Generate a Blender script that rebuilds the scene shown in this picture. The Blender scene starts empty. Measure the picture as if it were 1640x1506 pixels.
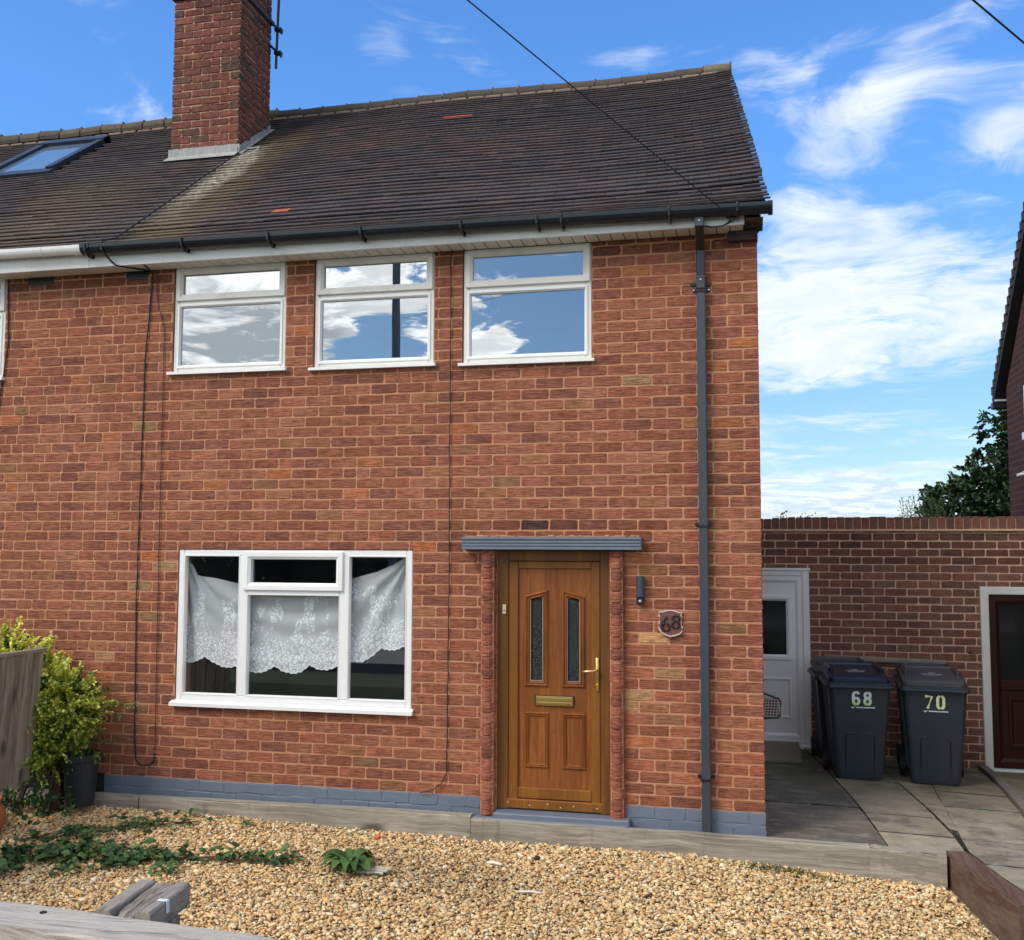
import bpy, math, random
import numpy as np
from mathutils import Vector, Matrix, Euler
random.seed(7); rng = np.random.default_rng(7)
R = math.radians
C = bpy.context.scene.collection
scene = bpy.context.scene

# ---------------------------------------------------------------- nodes
class NT:
    def __init__(s, tree): s.t = tree; s.n = tree.nodes; s.l = tree.links
    def new(s, typ, ins=None, **props):
        nd = s.n.new(typ)
        for k, v in props.items(): setattr(nd, k, v)
        for k, v in (ins or {}).items(): s.set(nd, k, v)
        return nd
    def set(s, nd, k, v):
        sock = nd.inputs[k]
        if isinstance(v, bpy.types.NodeSocket): s.l.new(v, sock)
        elif isinstance(v, bpy.types.Node): s.l.new(v.outputs[0], sock)
        else:
            if sock.type == 'RGBA' and len(v) == 3: v = (*v, 1)
            sock.default_value = v
    def m(s, op, a, b=None, c=None, clamp=False):
        nd = s.n.new('ShaderNodeMath'); nd.operation = op; nd.use_clamp = clamp
        s.set(nd, 0, a)
        if b is not None: s.set(nd, 1, b)
        if c is not None: s.set(nd, 2, c)
        return nd.outputs[0]
    def mix(s, f, a, b, mode='MIX'):
        nd = s.n.new('ShaderNodeMixRGB'); nd.blend_type = mode
        s.set(nd, 0, f); s.set(nd, 1, a); s.set(nd, 2, b)
        return nd.outputs[0]
    def ramp(s, f, stops):
        nd = s.n.new('ShaderNodeValToRGB'); s.set(nd, 0, f)
        e = nd.color_ramp.elements
        while len(e) < len(stops): e.new(0.5)
        for i, (p, c) in enumerate(stops):
            e[i].position = p; e[i].color = (*c, 1) if len(c) == 3 else c
        return nd.outputs[0]
    def noise(s, vec, scale, detail=4, rough=.55, dist=0):
        nd = s.new('ShaderNodeTexNoise', {'Scale': scale, 'Detail': detail, 'Roughness': rough, 'Distortion': dist})
        if vec is not None: s.set(nd, 'Vector', vec)
        return nd.outputs[0]
    def mapping(s, vec, scale=(1, 1, 1), rot=(0, 0, 0), loc=(0, 0, 0)):
        nd = s.new('ShaderNodeMapping'); s.set(nd, 'Vector', vec)
        nd.inputs['Scale'].default_value = scale; nd.inputs['Rotation'].default_value = rot; nd.inputs['Location'].default_value = loc
        return nd.outputs[0]
    def sstep(s, x, a, b):
        nd = s.n.new('ShaderNodeMapRange'); nd.interpolation_type = 'SMOOTHSTEP'
        s.set(nd, 0, x); nd.inputs[1].default_value = a; nd.inputs[2].default_value = b
        nd.inputs[3].default_value = 0; nd.inputs[4].default_value = 1
        return nd.outputs[0]

def new_mat(name):
    m = bpy.data.materials.new(name); m.use_nodes = True
    t = NT(m.node_tree); t.n.clear()
    out = t.new('ShaderNodeOutputMaterial')
    return m, t, out

def mat(name, col=(.5, .5, .5), rough=.6, metal=0, nscale=0, namt=.15, bump=0, bscale=60, spec=.5, stretch=(1, 1, 1), attr=False, coat=0, dirt=0, dirtcol=(.1, .09, .07), trans=0):
    """general painted / plastic / wood-less material with variation"""
    m, t, out = new_mat(name)
    b = t.new('ShaderNodeBsdfPrincipled', {'Roughness': rough, 'Metallic': metal, 'Specular IOR Level': spec, 'Coat Weight': coat})
    co = t.new('ShaderNodeTexCoord').outputs['Object']
    v = t.mapping(co, stretch)
    if attr: c = t.new('ShaderNodeAttribute', attribute_name='Col').outputs['Color']
    else: c = t.new('ShaderNodeRGB'); c.outputs[0].default_value = (*col, 1); c = c.outputs[0]
    if nscale:
        f = t.noise(v, nscale, 5)
        f = t.m('MULTIPLY_ADD', f, 2 * namt, 1 - namt)
        c = t.mix(1, c, t.new('ShaderNodeCombineColor', {0: f, 1: f, 2: f}).outputs[0], 'MULTIPLY')
    if dirt:
        f = t.sstep(t.noise(t.mapping(co, (1, 1, .5)), 2.3, 7, .65), .45, .75)
        c = t.mix(t.m('MULTIPLY', f, dirt), c, dirtcol)
    t.set(b, 'Base Color', c)
    if trans: pass
    if bump:
        bn = t.new('ShaderNodeBump', {'Strength': bump, 'Distance': .01}); t.set(bn, 'Height', t.noise(v, bscale, 4))
        t.set(b, 'Normal', bn.outputs[0])
    t.l.new(b.outputs[0], out.inputs[0])
    return m

def brick_mat(name, groove=.5, var=.25, mortar=(.43, .205, .115), rough=.92):
    m, t, out = new_mat(name)
    co = t.new('ShaderNodeTexCoord').outputs['Object']
    c = t.new('ShaderNodeAttribute', attribute_name='Col').outputs['Color']
    n1 = t.noise(co, 17, 5, .7); n2 = t.noise(t.mapping(co, (1.6, 1.6, .7)), 1.3, 5, .65)
    g = t.noise(t.mapping(co, (9, 9, 95)), 1.0, 2, .6)
    f = t.m('MULTIPLY_ADD', t.sstep(n1, .25, .75), 2 * var, 1 - var)
    f = t.m('MULTIPLY', f, t.m('MULTIPLY_ADD', t.sstep(g, .3, .7), .62 * groove, 1 - .36 * groove))
    f = t.m('MULTIPLY', f, t.m('MULTIPLY_ADD', n2, .7, .66))
    c = t.mix(1, c, t.new('ShaderNodeCombineColor', {0: f, 1: f, 2: f}).outputs[0], 'MULTIPLY')
    sm = t.sstep(t.noise(t.mapping(co, (6, 6, 14)), 1., 5, .75), .54, .74)      # mortar smeared over the faces
    c = t.mix(t.m('MULTIPLY', sm, .5), c, mortar)
    dk = t.sstep(t.noise(co, 48, 2, .5), .64, .74)
    c = t.mix(t.m('MULTIPLY', dk, .55), c, (.035, .024, .022))
    sp = t.sstep(t.noise(co, 95, 1, .5), .75, .80)
    c = t.mix(t.m('MULTIPLY', sp, .55), c, (.62, .50, .42))
    b = t.new('ShaderNodeBsdfPrincipled', {'Roughness': rough, 'Specular IOR Level': .2, 'Base Color': c})
    h = t.m('ADD', t.m('MULTIPLY', g, groove * 1.3), t.m('MULTIPLY', n1, .8))
    bn = t.new('ShaderNodeBump', {'Strength': .9, 'Distance': .007}); t.set(bn, 'Height', h); t.set(b, 'Normal', bn.outputs[0])
    t.l.new(b.outputs[0], out.inputs[0]); return m

def mortar_mat(name, col):
    m, t, out = new_mat(name)
    co = t.new('ShaderNodeTexCoord').outputs['Object']
    f = t.m('MULTIPLY_ADD', t.noise(co, 25, 6, .7), .6, .7); f2 = t.m('MULTIPLY_ADD', t.noise(co, 1.5, 3), .3, .85)
    f = t.m('MULTIPLY', f, f2)
    c = t.mix(1, col, t.new('ShaderNodeCombineColor', {0: f, 1: f, 2: f}).outputs[0], 'MULTIPLY')
    b = t.new('ShaderNodeBsdfPrincipled', {'Roughness': .95, 'Specular IOR Level': .1, 'Base Color': c})
    bn = t.new('ShaderNodeBump', {'Strength': .9, 'Distance': .004}); t.set(bn, 'Height', t.noise(co, 160, 4, .6)); t.set(b, 'Normal', bn.outputs[0])
    t.l.new(b.outputs[0], out.inputs[0]); return m

def wood_mat(name, col, dark, axis=0, rough=.85, grain=1., scale=1., knots=0, bump=.5):
    """weathered or stained wood; grain runs along the axis"""
    m, t, out = new_mat(name)
    co = t.new('ShaderNodeTexCoord').outputs['Object']
    sc = [45 * scale] * 3; sc[axis] = 1.6 * scale
    wv = t.mix(.06, co, t.new('ShaderNodeTexNoise', {'Scale': 3., 'Detail': 2., 'Vector': co}).outputs[1])
    g = t.noise(t.mapping(wv, tuple(sc)), 1., 7, .7)
    sc2 = [9 * scale] * 3; sc2[axis] = .7 * scale
    g2 = t.noise(t.mapping(wv, tuple(sc2)), 1., 4, .6)
    blot = t.noise(co, 3.5, 5, .6)
    f = t.m('ADD', t.m('MULTIPLY', g, .6 * grain), t.m('MULTIPLY', g2, .5))
    c = t.mix(t.sstep(f, .42, .68), dark, col)
    c = t.mix(t.m('MULTIPLY', t.sstep(blot, .35, .75), .35), c, tuple(x * .62 for x in col))
    if knots:
        vo = t.new('ShaderNodeTexVoronoi', {'Scale': knots}); sv = [1, 1, 1]; sv[axis] = .45
        t.set(vo, 'Vector', t.mapping(co, tuple(sv)))
        c = t.mix(t.m('MULTIPLY', t.m('SUBTRACT', 1, t.sstep(vo.outputs[0], .05, .17)), .8), c, tuple(x * .25 for x in dark))
        sv2 = [11, 11, 1.5]; st = t.sstep(t.noise(t.mapping(co, tuple(sv2)), 1., 3, .6), .58, .72)
        c = t.mix(t.m('MULTIPLY', st, .35), c, tuple(x * .45 for x in dark))
    b = t.new('ShaderNodeBsdfPrincipled', {'Roughness': rough, 'Specular IOR Level': .3, 'Base Color': c})
    bn = t.new('ShaderNodeBump', {'Strength': bump, 'Distance': .006}); t.set(bn, 'Height', g); t.set(b, 'Normal', bn.outputs[0])
    t.l.new(b.outputs[0], out.inputs[0]); return m

def leaf_mat(name, rough=.5, tr=.25, spec=.35):
    m, t, out = new_mat(name)
    c = t.new('ShaderNodeAttribute', attribute_name='Col').outputs['Color']
    b = t.new('ShaderNodeBsdfPrincipled', {'Roughness': rough, 'Specular IOR Level': spec, 'Base Color': c})
    tr_ = t.new('ShaderNodeBsdfTranslucent', {'Color': t.mix(1, c, (1.2, 1.3, .6), 'MULTIPLY')})
    mx = t.new('ShaderNodeMixShader', {0: tr}); t.l.new(b.outputs[0], mx.inputs[1]); t.l.new(tr_.outputs[0], mx.inputs[2])
    t.l.new(mx.outputs[0], out.inputs[0]); return m

def glass_mat(name, refl, tint=(.75, .8, .8)):
    m, t, out = new_mat(name)
    co = t.new('ShaderNodeTexCoord').outputs['Object']
    bn = t.new('ShaderNodeBump', {'Strength': .02, 'Distance': .02}); t.set(bn, 'Height', t.noise(co, 1.2, 2))
    g = t.new('ShaderNodeBsdfGlossy', {'Roughness': .0, 'Color': (.95, .97, 1)}); t.l.new(bn.outputs[0], g.inputs['Normal'])
    tr = t.new('ShaderNodeBsdfTransparent', {'Color': tint})
    mx = t.new('ShaderNodeMixShader', {0: refl}); t.l.new(tr.outputs[0], mx.inputs[1]); t.l.new(g.outputs[0], mx.inputs[2])
    t.l.new(mx.outputs[0], out.inputs[0]); return m

# ---------------------------------------------------------------- mesh builder
class MB:
    def __init__(s): s.v = []; s.f = []; s.c = []; s.col = (.5, .5, .5); s.sm = False
    def add(s, vs, fs, col=None):
        o = len(s.v); s.v += [tuple(v) for v in vs]
        for f in fs: s.f.append([i + o for i in f]); s.c.append(col or s.col)
        return s
    def box(s, x0, x1, y0, y1, z0, z1, col=None, bev=0):
        if bev:
            return s.bbox(x0, x1, y0, y1, z0, z1, bev, col)
        vs = [(x, y, z) for z in (z0, z1) for y in (y0, y1) for x in (x0, x1)]
        return s.add(vs, [(0, 2, 3, 1), (4, 5, 7, 6), (0, 1, 5, 4), (1, 3, 7, 5), (3, 2, 6, 7), (2, 0, 4, 6)], col)
    def bbox(s, x0, x1, y0, y1, z0, z1, b, col=None):
        """box with chamfered edges"""
        b = min(b, (x1 - x0) * .45, (y1 - y0) * .45, (z1 - z0) * .45)
        bm = __import__('bmesh').new()
        vs = {}
        X = (x0, x1); Y = (y0, y1); Z = (z0, z1); P = []
        idx = {}
        for i in (0, 1):
            for j in (0, 1):
                for k in (0, 1):
                    si, sj, sk = 1 - 2 * i, 1 - 2 * j, 1 - 2 * k
                    for a, p in (('x', (X[i], Y[j] + sj * b, Z[k] + sk * b)), ('y', (X[i] + si * b, Y[j], Z[k] + sk * b)), ('z', (X[i] + si * b, Y[j] + sj * b, Z[k]))):
                        idx[(i, j, k, a)] = len(P); P.append(p)
        F = []
        for i in (0, 1):
            q = [idx[(i, j, k, 'x')] for j, k in ((0, 0), (1, 0), (1, 1), (0, 1))]; F.append(q if i else q[::-1])
            q = [idx[(j, i, k, 'y')] for j, k in ((0, 0), (0, 1), (1, 1), (1, 0))]; F.append(q if i else q[::-1])
            q = [idx[(j, k, i, 'z')] for j, k in ((0, 0), (1, 0), (1, 1), (0, 1))]; F.append(q if i else q[::-1])
        for i in (0, 1):
            for j in (0, 1):
                F.append([idx[(i, j, 0, 'x')], idx[(i, j, 1, 'x')], idx[(i, j, 1, 'y')], idx[(i, j, 0, 'y')]])
                F.append([idx[(i, 0, j, 'x')], idx[(i, 1, j, 'x')], idx[(i, 1, j, 'z')], idx[(i, 0, j, 'z')]])
                F.append([idx[(0, i, j, 'y')], idx[(1, i, j, 'y')], idx[(1, i, j, 'z')], idx[(0, i, j, 'z')]])
                for k in (0, 1): F.append([idx[(i, j, k, a)] for a in 'xyz'])
        bm.free()
        return s.add(P, F, col)
    def quad(s, a, b, c, d, col=None): return s.add([a, b, c, d], [(0, 1, 2, 3)], col)
    def prism(s, pts, axis, a0, a1, col=None):
        """polygon pts in the two other axes, extruded along the axis"""
        def mk(p, a):
            return (a, p[0], p[1]) if axis == 0 else (p[0], a, p[1]) if axis == 1 else (p[0], p[1], a)
        n = len(pts); vs = [mk(p, a0) for p in pts] + [mk(p, a1) for p in pts]
        fs = [tuple(range(n))[::-1], tuple(range(n, 2 * n))] + [(i, (i + 1) % n, n + (i + 1) % n, n + i) for i in range(n)]
        return s.add(vs, fs, col)
    def tube(s, pts, r, n=8, col=None, caps=True):
        pts = [Vector(p) for p in pts]; rs = r if isinstance(r, (list, tuple)) else [r] * len(pts)
        vs = []; up = Vector((0, 0, 1))
        d0 = (pts[1] - pts[0]).normalized()
        if abs(d0.dot(up)) > .95: up = Vector((1, 0, 0))
        for i, p in enumerate(pts):
            d = (pts[min(i + 1, len(pts) - 1)] - pts[max(i - 1, 0)]).normalized()
            a = d.cross(up).normalized(); b = a.cross(d)
            for k in range(n):
                t = 2 * math.pi * k / n; vs.append(p + (a * math.cos(t) + b * math.sin(t)) * rs[i])
        fs = []
        for i in range(len(pts) - 1):
            for k in range(n):
                fs.append((i * n + k, i * n + (k + 1) % n, (i + 1) * n + (k + 1) % n, (i + 1) * n + k))
        if caps: fs += [tuple(range(n))[::-1], tuple(range((len(pts) - 1) * n, len(pts) * n))]
        return s.add(vs, fs, col)
    def lathe(s, prof, c, n=24, col=None):
        vs = [(c[0] + r * math.cos(2 * math.pi * k / n), c[1] + r * math.sin(2 * math.pi * k / n), c[2] + z) for r, z in prof for k in range(n)]
        fs = [(i * n + k, i * n + (k + 1) % n, (i + 1) * n + (k + 1) % n, (i + 1) * n + k) for i in range(len(prof) - 1) for k in range(n)]
        return s.add(vs, fs, col)
    def loft(s, rings, col=None, cap=True):
        n = len(rings[0]); vs = [p for r in rings for p in r]
        fs = [(i * n + k, i * n + (k + 1) % n, (i + 1) * n + (k + 1) % n, (i + 1) * n + k) for i in range(len(rings) - 1) for k in range(n)]
        if cap: fs += [tuple(range(n))[::-1], tuple(range((len(rings) - 1) * n, len(rings) * n))]
        return s.add(vs, fs, col)

OFF = {}
def obj(name, mb, m, parent=None, smooth=False, loc=None):
    off = Vector(OFF.get(parent.name, (0, 0, 0))) if parent else Vector((0, 0, 0))
    me = bpy.data.meshes.new(name)
    vs = np.array(mb.v, dtype=float) - np.array(off)
    me.from_pydata(vs.tolist(), [], mb.f)
    a = me.attributes.new('Col', 'FLOAT_COLOR', 'FACE')
    a.data.foreach_set('color', np.array([(*c, 1) for c in mb.c], dtype=np.float32).ravel())
    if smooth: me.polygons.foreach_set('use_smooth', [True] * len(me.polygons))
    me.update()
    bm_ = __import__('bmesh').new(); bm_.from_mesh(me)
    if len(mb.f) < 60000: __import__('bmesh').ops.recalc_face_normals(bm_, faces=bm_.faces); bm_.to_mesh(me)
    bm_.free()
    me.materials.append(m)
    o = bpy.data.objects.new(name, me); C.objects.link(o)
    if parent: o.parent = parent; OFF[o.name] = tuple(off)
    else: OFF[o.name] = (0, 0, 0)
    return o
def thing(name, label, cat, loc=(0, 0, 0), group=None):
    o = bpy.data.objects.new(name, None); C.objects.link(o); o.location = loc
    o.empty_display_size = .1; OFF[o.name] = tuple(loc); return tag(o, label, cat, group)
def tag(o, label, cat, group=None):
    o['label'] = label; o['category'] = cat
    if group: o['group'] = group
    return o
def kind(o, k): o['kind'] = k; return o
def dup(root, loc, rotz, label):
    r = root.copy(); C.objects.link(r); r.location = loc; r.rotation_euler = (0, 0, rotz); r['label'] = label
    for ch in list(root.children):
        c = ch.copy(); C.objects.link(c); c.parent = r
        for g in ch.children:
            d = g.copy(); C.objects.link(d); d.parent = c
    return r
def np_mesh(name, V, F, col, m, parent=None, smooth=False):
    """V (N,k,3) verts per instance, F template faces (tris), col (N,len(F),3)"""
    N, k, _ = V.shape; F = np.array(F); nf, fk = F.shape
    me = bpy.data.meshes.new(name)
    me.vertices.add(N * k); me.vertices.foreach_set('co', V.astype(np.float32).ravel())
    idx = (F[None] + (np.arange(N) * k)[:, None, None]).ravel()
    me.loops.add(N * nf * fk); me.loops.foreach_set('vertex_index', idx.astype(np.int32))
    me.polygons.add(N * nf); me.polygons.foreach_set('loop_start', (np.arange(N * nf) * fk).astype(np.int32))
    me.update(calc_edges=True)
    a = me.attributes.new('Col', 'FLOAT_COLOR', 'FACE')
    cc = np.ones((N * nf, 4), np.float32); cc[:, :3] = col.reshape(-1, 3); a.data.foreach_set('color', cc.ravel())
    if smooth: me.polygons.foreach_set('use_smooth', [True] * (N * nf))
    me.materials.append(m)
    o = bpy.data.objects.new(name, me); C.objects.link(o)
    if parent:
        o.parent = parent
        off = Vector(OFF.get(parent.name, (0, 0, 0))); me.transform(Matrix.Translation(-off)); OFF[o.name] = tuple(off)
    return o

def clampc(c): return tuple(max(0.005, min(.95, x)) for x in c)
# ---------------------------------------------------------------- brickwork
PAL_HOUSE = [((.285, .100, .057), 8), ((.255, .090, .055), 6), ((.305, .116, .066), 5), ((.215, .080, .053), 4), ((.285, .120, .060), 1.2), ((.235, .115, .062), .25), ((.36, .125, .055), .4), ((.32, .18, .09), .10)]
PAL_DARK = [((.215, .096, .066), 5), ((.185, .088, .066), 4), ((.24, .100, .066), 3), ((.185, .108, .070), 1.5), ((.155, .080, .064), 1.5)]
PAL_CHIM = [((.165, .060, .044), 5), ((.14, .053, .041), 4), ((.19, .068, .047), 3), ((.10, .056, .042), 2)]
def pick(pal):
    tot = sum(w for _, w in pal); r = random.random() * tot
    for c, w in pal:
        r -= w
        if r <= 0: break
    j = random.uniform(.88, 1.12); g = random.uniform(.94, 1.06)
    return clampc((c[0] * j, c[1] * j * g, c[2] * j * g))
def sub_rects(rect, holes):
    rs = [rect]
    for h in holes:
        out = []
        for (a, b, c, d) in rs:
            if h[0] >= b or h[1] <= a or h[2] >= d or h[3] <= c: out.append((a, b, c, d)); continue
            if h[0] - a > .02: out.append((a, h[0], c, d))
            if b - h[1] > .02: out.append((h[1], b, c, d))
            a2, b2 = max(a, h[0]), min(b, h[1])
            if h[2] - c > .015: out.append((a2, b2, c, h[2]))
            if d - h[3] > .015: out.append((a2, b2, h[3], d))
        rs = out
    return rs
def one_brick(mb, fr, u0, u1, z0, z1, proud, col, jit=.0016, back=.0):
    """fr(u, depth, z) -> point; depth positive = out of the wall"""
    w = u1 - u0; h = z1 - z0; c = min(.012, w * .2, h * .22)
    J = lambda: random.gauss(0, jit)
    out = [(u0 + c * random.uniform(.3, 1), z0), (u0 + w * .5, z0 + J()), (u1 - c * random.uniform(.3, 1), z0), (u1, z0 + c), (u1 + J(), z0 + h * .5), (u1, z1 - c * random.uniform(.3, 1)),
           (u1 - c * random.uniform(.3, 1), z1), (u0 + w * .5, z1 + J()), (u0 + c, z1), (u0, z1 - c), (u0 + J(), z0 + h * .5), (u0, z0 + c * random.uniform(.3, 1))]
    out = [(a + J(), b + J()) for a, b in out]
    cx, cz = (u0 + u1) / 2, (z0 + z1) / 2; tz = random.gauss(0, .0012)
    r0 = [fr(a, back, b) for a, b in out]
    r1 = [fr(a, proud * .6 + back, b) for a, b in out]
    r2 = [fr(cx + (a - cx) * (1 - .005 / w), proud + back + tz * (b - cz) / h, cz + (b - cz) * (1 - .009 / h)) for a, b in out]
    n = 12; fs = []
    for i in range(n):
        j = (i + 1) % n; fs += [(i, j, n + j, n + i), (n + i, n + j, 2 * n + j, 2 * n + i)]
    fs.append(tuple(range(2 * n, 3 * n)))
    mb.add(r0 + r1 + r2, fs, col)
def brickwork(mb, fr, U0, U1, Z0, Z1, holes, pal, L=.2286, H=.0855, jn=.0125, proud=.0035, start=0., flip=False, odd=None, colf=None, jit=.0011, zoff=0.):
    row = 0; z = Z0
    while z < Z1 - .01:
        off = (L / 2 if row % 2 else 0) + start + random.gauss(0, .004)
        u = 0 - (L / 2 if row % 2 else 0)
        # bricks start from U1 (the corner) and run back to U0
        a = U1; first = True
        while a > U0 + .005:
            ln = L
            if first and row % 2: ln = L / 2
            if odd and odd[0] < a < odd[1] and random.random() < .45: ln = L * random.choice((.66, .5, .78))
            first = False
            b = max(U0, a - ln)
            rect = (b + (jn / 2 if b > U0 else 0), a - (jn / 2 if a < U1 else 0), z + jn / 2 + random.gauss(0, .0012), min(z + H, Z1) - jn / 2 + random.gauss(0, .0012))
            if random.random() < .012 and ln == L:     # two headers instead of a stretcher
                mid = (rect[0] + rect[1]) / 2; rl = [(rect[0], mid - jn / 2, rect[2], rect[3]), (mid + jn / 2, rect[1], rect[2], rect[3])]
            else: rl = [rect]
            for q in rl:
                for r_ in sub_rects(q, holes):
                    col = pick(pal)
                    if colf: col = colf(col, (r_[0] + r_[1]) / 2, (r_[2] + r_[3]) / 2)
                    one_brick(mb, fr, *r_, proud * random.uniform(.75, 1.2), col, jit)
            a = b
        z += H; row += 1
def slab_with_holes(mb, fr, U0, U1, Z0, Z1, holes, depth, reveal=None):
    us = sorted({U0, U1, *[x for h in holes for x in h[:2] if U0 < x < U1]}); zs = sorted({Z0, Z1, *[x for h in holes for x in h[2:] if Z0 < x < Z1]})
    inside = lambda u, z: any(h[0] < u < h[1] and h[2] < z < h[3] for h in holes)
    for i in range(len(us) - 1):
        for j in range(len(zs) - 1):
            if inside((us[i] + us[i + 1]) / 2, (zs[j] + zs[j + 1]) / 2): continue
            for d in (0, -depth):
                mb.quad(fr(us[i], d, zs[j]), fr(us[i + 1], d, zs[j]), fr(us[i + 1], d, zs[j + 1]), fr(us[i], d, zs[j + 1]))
    for (a, b, c, d) in list(holes) + [(U0, U1, Z0, Z1)]:
        a, b, c, d = max(a, U0), min(b, U1), max(c, Z0), min(d, Z1)
        for p, q in (((a, c), (b, c)), ((b, c), (b, d)), ((b, d), (a, d)), ((a, d), (a, c))):
            mb.quad(fr(p[0], 0, p[1]), fr(q[0], 0, q[1]), fr(q[0], -depth, q[1]), fr(p[0], -depth, p[1]))

M_BRICK = brick_mat('brick', groove=1.0, var=.22)
M_BRICKD = brick_mat('brick_dark', groove=.35, var=.2, mortar=(.24, .14, .11))
M_BRICKC = brick_mat('brick_chimney', groove=.5, var=.4, mortar=(.22, .115, .08))
M_MORTAR = mortar_mat('mortar', (.50, .245, .140))
M_MORTARD = mortar_mat('mortar_screen', (.66, .43, .30))
M_UPVC = mat('white_plastic', (.80, .80, .78), .32, nscale=3, namt=.05, dirt=.12, dirtcol=(.45, .42, .36))
M_UPVC2 = mat('grimy_white_plastic', (.70, .68, .62), .45, nscale=3, namt=.08, dirt=.45, dirtcol=(.30, .28, .24))
M_BLACK = mat('black_plastic', (.012, .014, .017), .33, nscale=5, namt=.2)
M_GREY = mat('grey_paint', (.135, .165, .215), .5, nscale=6, namt=.14, bump=.25, bscale=35, dirt=.25, dirtcol=(.09, .11, .15))
M_ANTH = mat('anthracite_plastic', (.040, .050, .066), .4, nscale=4, namt=.14)
M_DARKROOM = mat('room_plaster', (.22, .23, .23), .9, nscale=2)
M_GLASS = glass_mat('window_glass', .37, (.55, .6, .6))
M_GLASSL = glass_mat('window_glass_clear', .11, (1, 1, 1))
M_RUBBER = mat('rubber', (.012, .012, .013), .7)
M_CABLE = mat('cable_black', (.012, .010, .010), .6)
M_LEAD = mat('lead', (.30, .30, .285), .7, nscale=9, namt=.7, dirt=.95, dirtcol=(.07, .065, .055), stretch=(3.5, 3.5, .5))
M_BRASS = mat('brass', (.72, .50, .16), .28, metal=.9, nscale=10, namt=.15)
M_OAKH = wood_mat('oak_foil_slab', (.33, .112, .024), (.17, .050, .011), 2, .45, .9, 1.0, bump=.15)
M_OAKF = wood_mat('oak_foil_frame', (.30, .120, .019), (.18, .066, .011), 2, .42, .8, .8, bump=.12)
M_OAKD = wood_mat('oak_dark_frame', (.24, .098, .018), (.12, .048, .011), 2, .5, .8, .8, bump=.12)
M_SLEEPER = wood_mat('sleeper_wood', (.42, .375, .30), (.20, .175, .135), 0, .9, 1., 1.2, knots=2.6, bump=.8)
M_SLEEPER2 = wood_mat('red_stained_sleeper', (.17, .115, .085), (.085, .035, .026), 1, .85, 1., .8, bump=.8)
M_FENCE = wood_mat('fence_board', (.34, .285, .22), (.13, .108, .085), 2, .9, 1., .9, knots=3.5, bump=.8)
M_RAIL = wood_mat('weathered_rail', (.56, .50, .42), (.22, .19, .15), 0, .88, 1.3, 2.6, bump=1.)
M_STUB = wood_mat('rotten_wood', (.36, .31, .25), (.035, .028, .021), 1, .95, 1.3, 2.2, bump=1.)
M_LEAF = leaf_mat('foliage')
M_LEAFD = leaf_mat('foliage_dark', .55, .15)
M_TERRA = mat('terracotta', (.42, .13, .055), .75, nscale=8, namt=.15, bump=.2)

# ---------------------------------------------------------------- THE HOUSE
house = thing('semi_detached_house', 'red brick semi-detached house with brown oak door and black gutter', 'house', (-3, 0, 0))
front = lambda u, d, z: (u, -d, z)
holes = [(-4.905, -3.845, 3.555, 4.60), (-3.605, -2.545, 3.545, 4.60), (-2.315, -1.258, 3.535, 4.60), (-7.60, -6.575, 3.57, 4.60),
         (-4.79, -2.705, .785, 2.055), (-2.015, -1.13, -.05, 2.09)]
vents = [(-6.36, -6.09, 4.40, 4.50), (-5.37, -5.15, 4.40, 4.50)]
WL = -11.0
mb = MB()
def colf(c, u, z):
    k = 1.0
    if z > 4.36: k *= .62                      # eaves shadow and soot put into the top course colour
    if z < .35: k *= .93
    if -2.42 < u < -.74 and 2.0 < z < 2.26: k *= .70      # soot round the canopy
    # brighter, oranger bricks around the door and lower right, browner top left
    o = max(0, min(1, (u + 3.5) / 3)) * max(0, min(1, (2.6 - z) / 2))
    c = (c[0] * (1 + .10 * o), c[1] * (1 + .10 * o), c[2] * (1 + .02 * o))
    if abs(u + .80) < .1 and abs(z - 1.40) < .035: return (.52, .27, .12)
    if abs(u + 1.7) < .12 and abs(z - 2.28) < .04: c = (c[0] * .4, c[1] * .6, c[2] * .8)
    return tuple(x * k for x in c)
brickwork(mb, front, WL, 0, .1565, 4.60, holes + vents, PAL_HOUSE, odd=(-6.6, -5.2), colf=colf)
wall = obj('wall', mb, M_BRICK, house)
mb = MB(); slab_with_holes(mb, front, WL, -.004, -.35, 4.60, holes, .24); obj('mortar', mb, M_MORTAR, wall)
# side and rear walls (side runs back slightly inwards like the verge)
def brick_shader(name, c1, c2, mc):
    m, t, out = new_mat(name)
    co = t.new('ShaderNodeTexCoord').outputs['Object']; s = t.new('ShaderNodeSeparateXYZ', {0: co})
    u = t.m('ADD', s.outputs[0], s.outputs[1])
    v = t.new('ShaderNodeCombineXYZ', {0: u, 1: s.outputs[2], 2: 0.})
    bt = t.new('ShaderNodeTexBrick', {'Vector': v, 'Color1': c1, 'Color2': c2, 'Mortar': mc, 'Scale': 1., 'Mortar Size': .006, 'Brick Width': .2286, 'Row Height': .0855, 'Bias': -.1})
    f = t.m('MULTIPLY_ADD', t.noise(co, 13, 6), .7, .65)
    c = t.mix(1, bt.outputs[0], t.new('ShaderNodeCombineColor', {0: f, 1: f, 2: f}).outputs[0], 'MULTIPLY')
    b = t.new('ShaderNodeBsdfPrincipled', {'Roughness': .92, 'Specular IOR Level': .2, 'Base Color': c})
    bn = t.new('ShaderNodeBump', {'Strength': .6, 'Distance': .006, 'Height': t.m('SUBTRACT', 1, bt.outputs[1])}); t.set(b, 'Normal', bn.outputs[0])
    t.l.new(b.outputs[0], out.inputs[0]); return m
M_BSH = brick_shader('brick_side', (.30, .10, .062), (.20, .072, .050), (.40, .18, .11))
M_BSHD = brick_shader('brick_side_dark', (.085, .036, .030), (.050, .024, .022), (.13, .07, .055))
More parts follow.
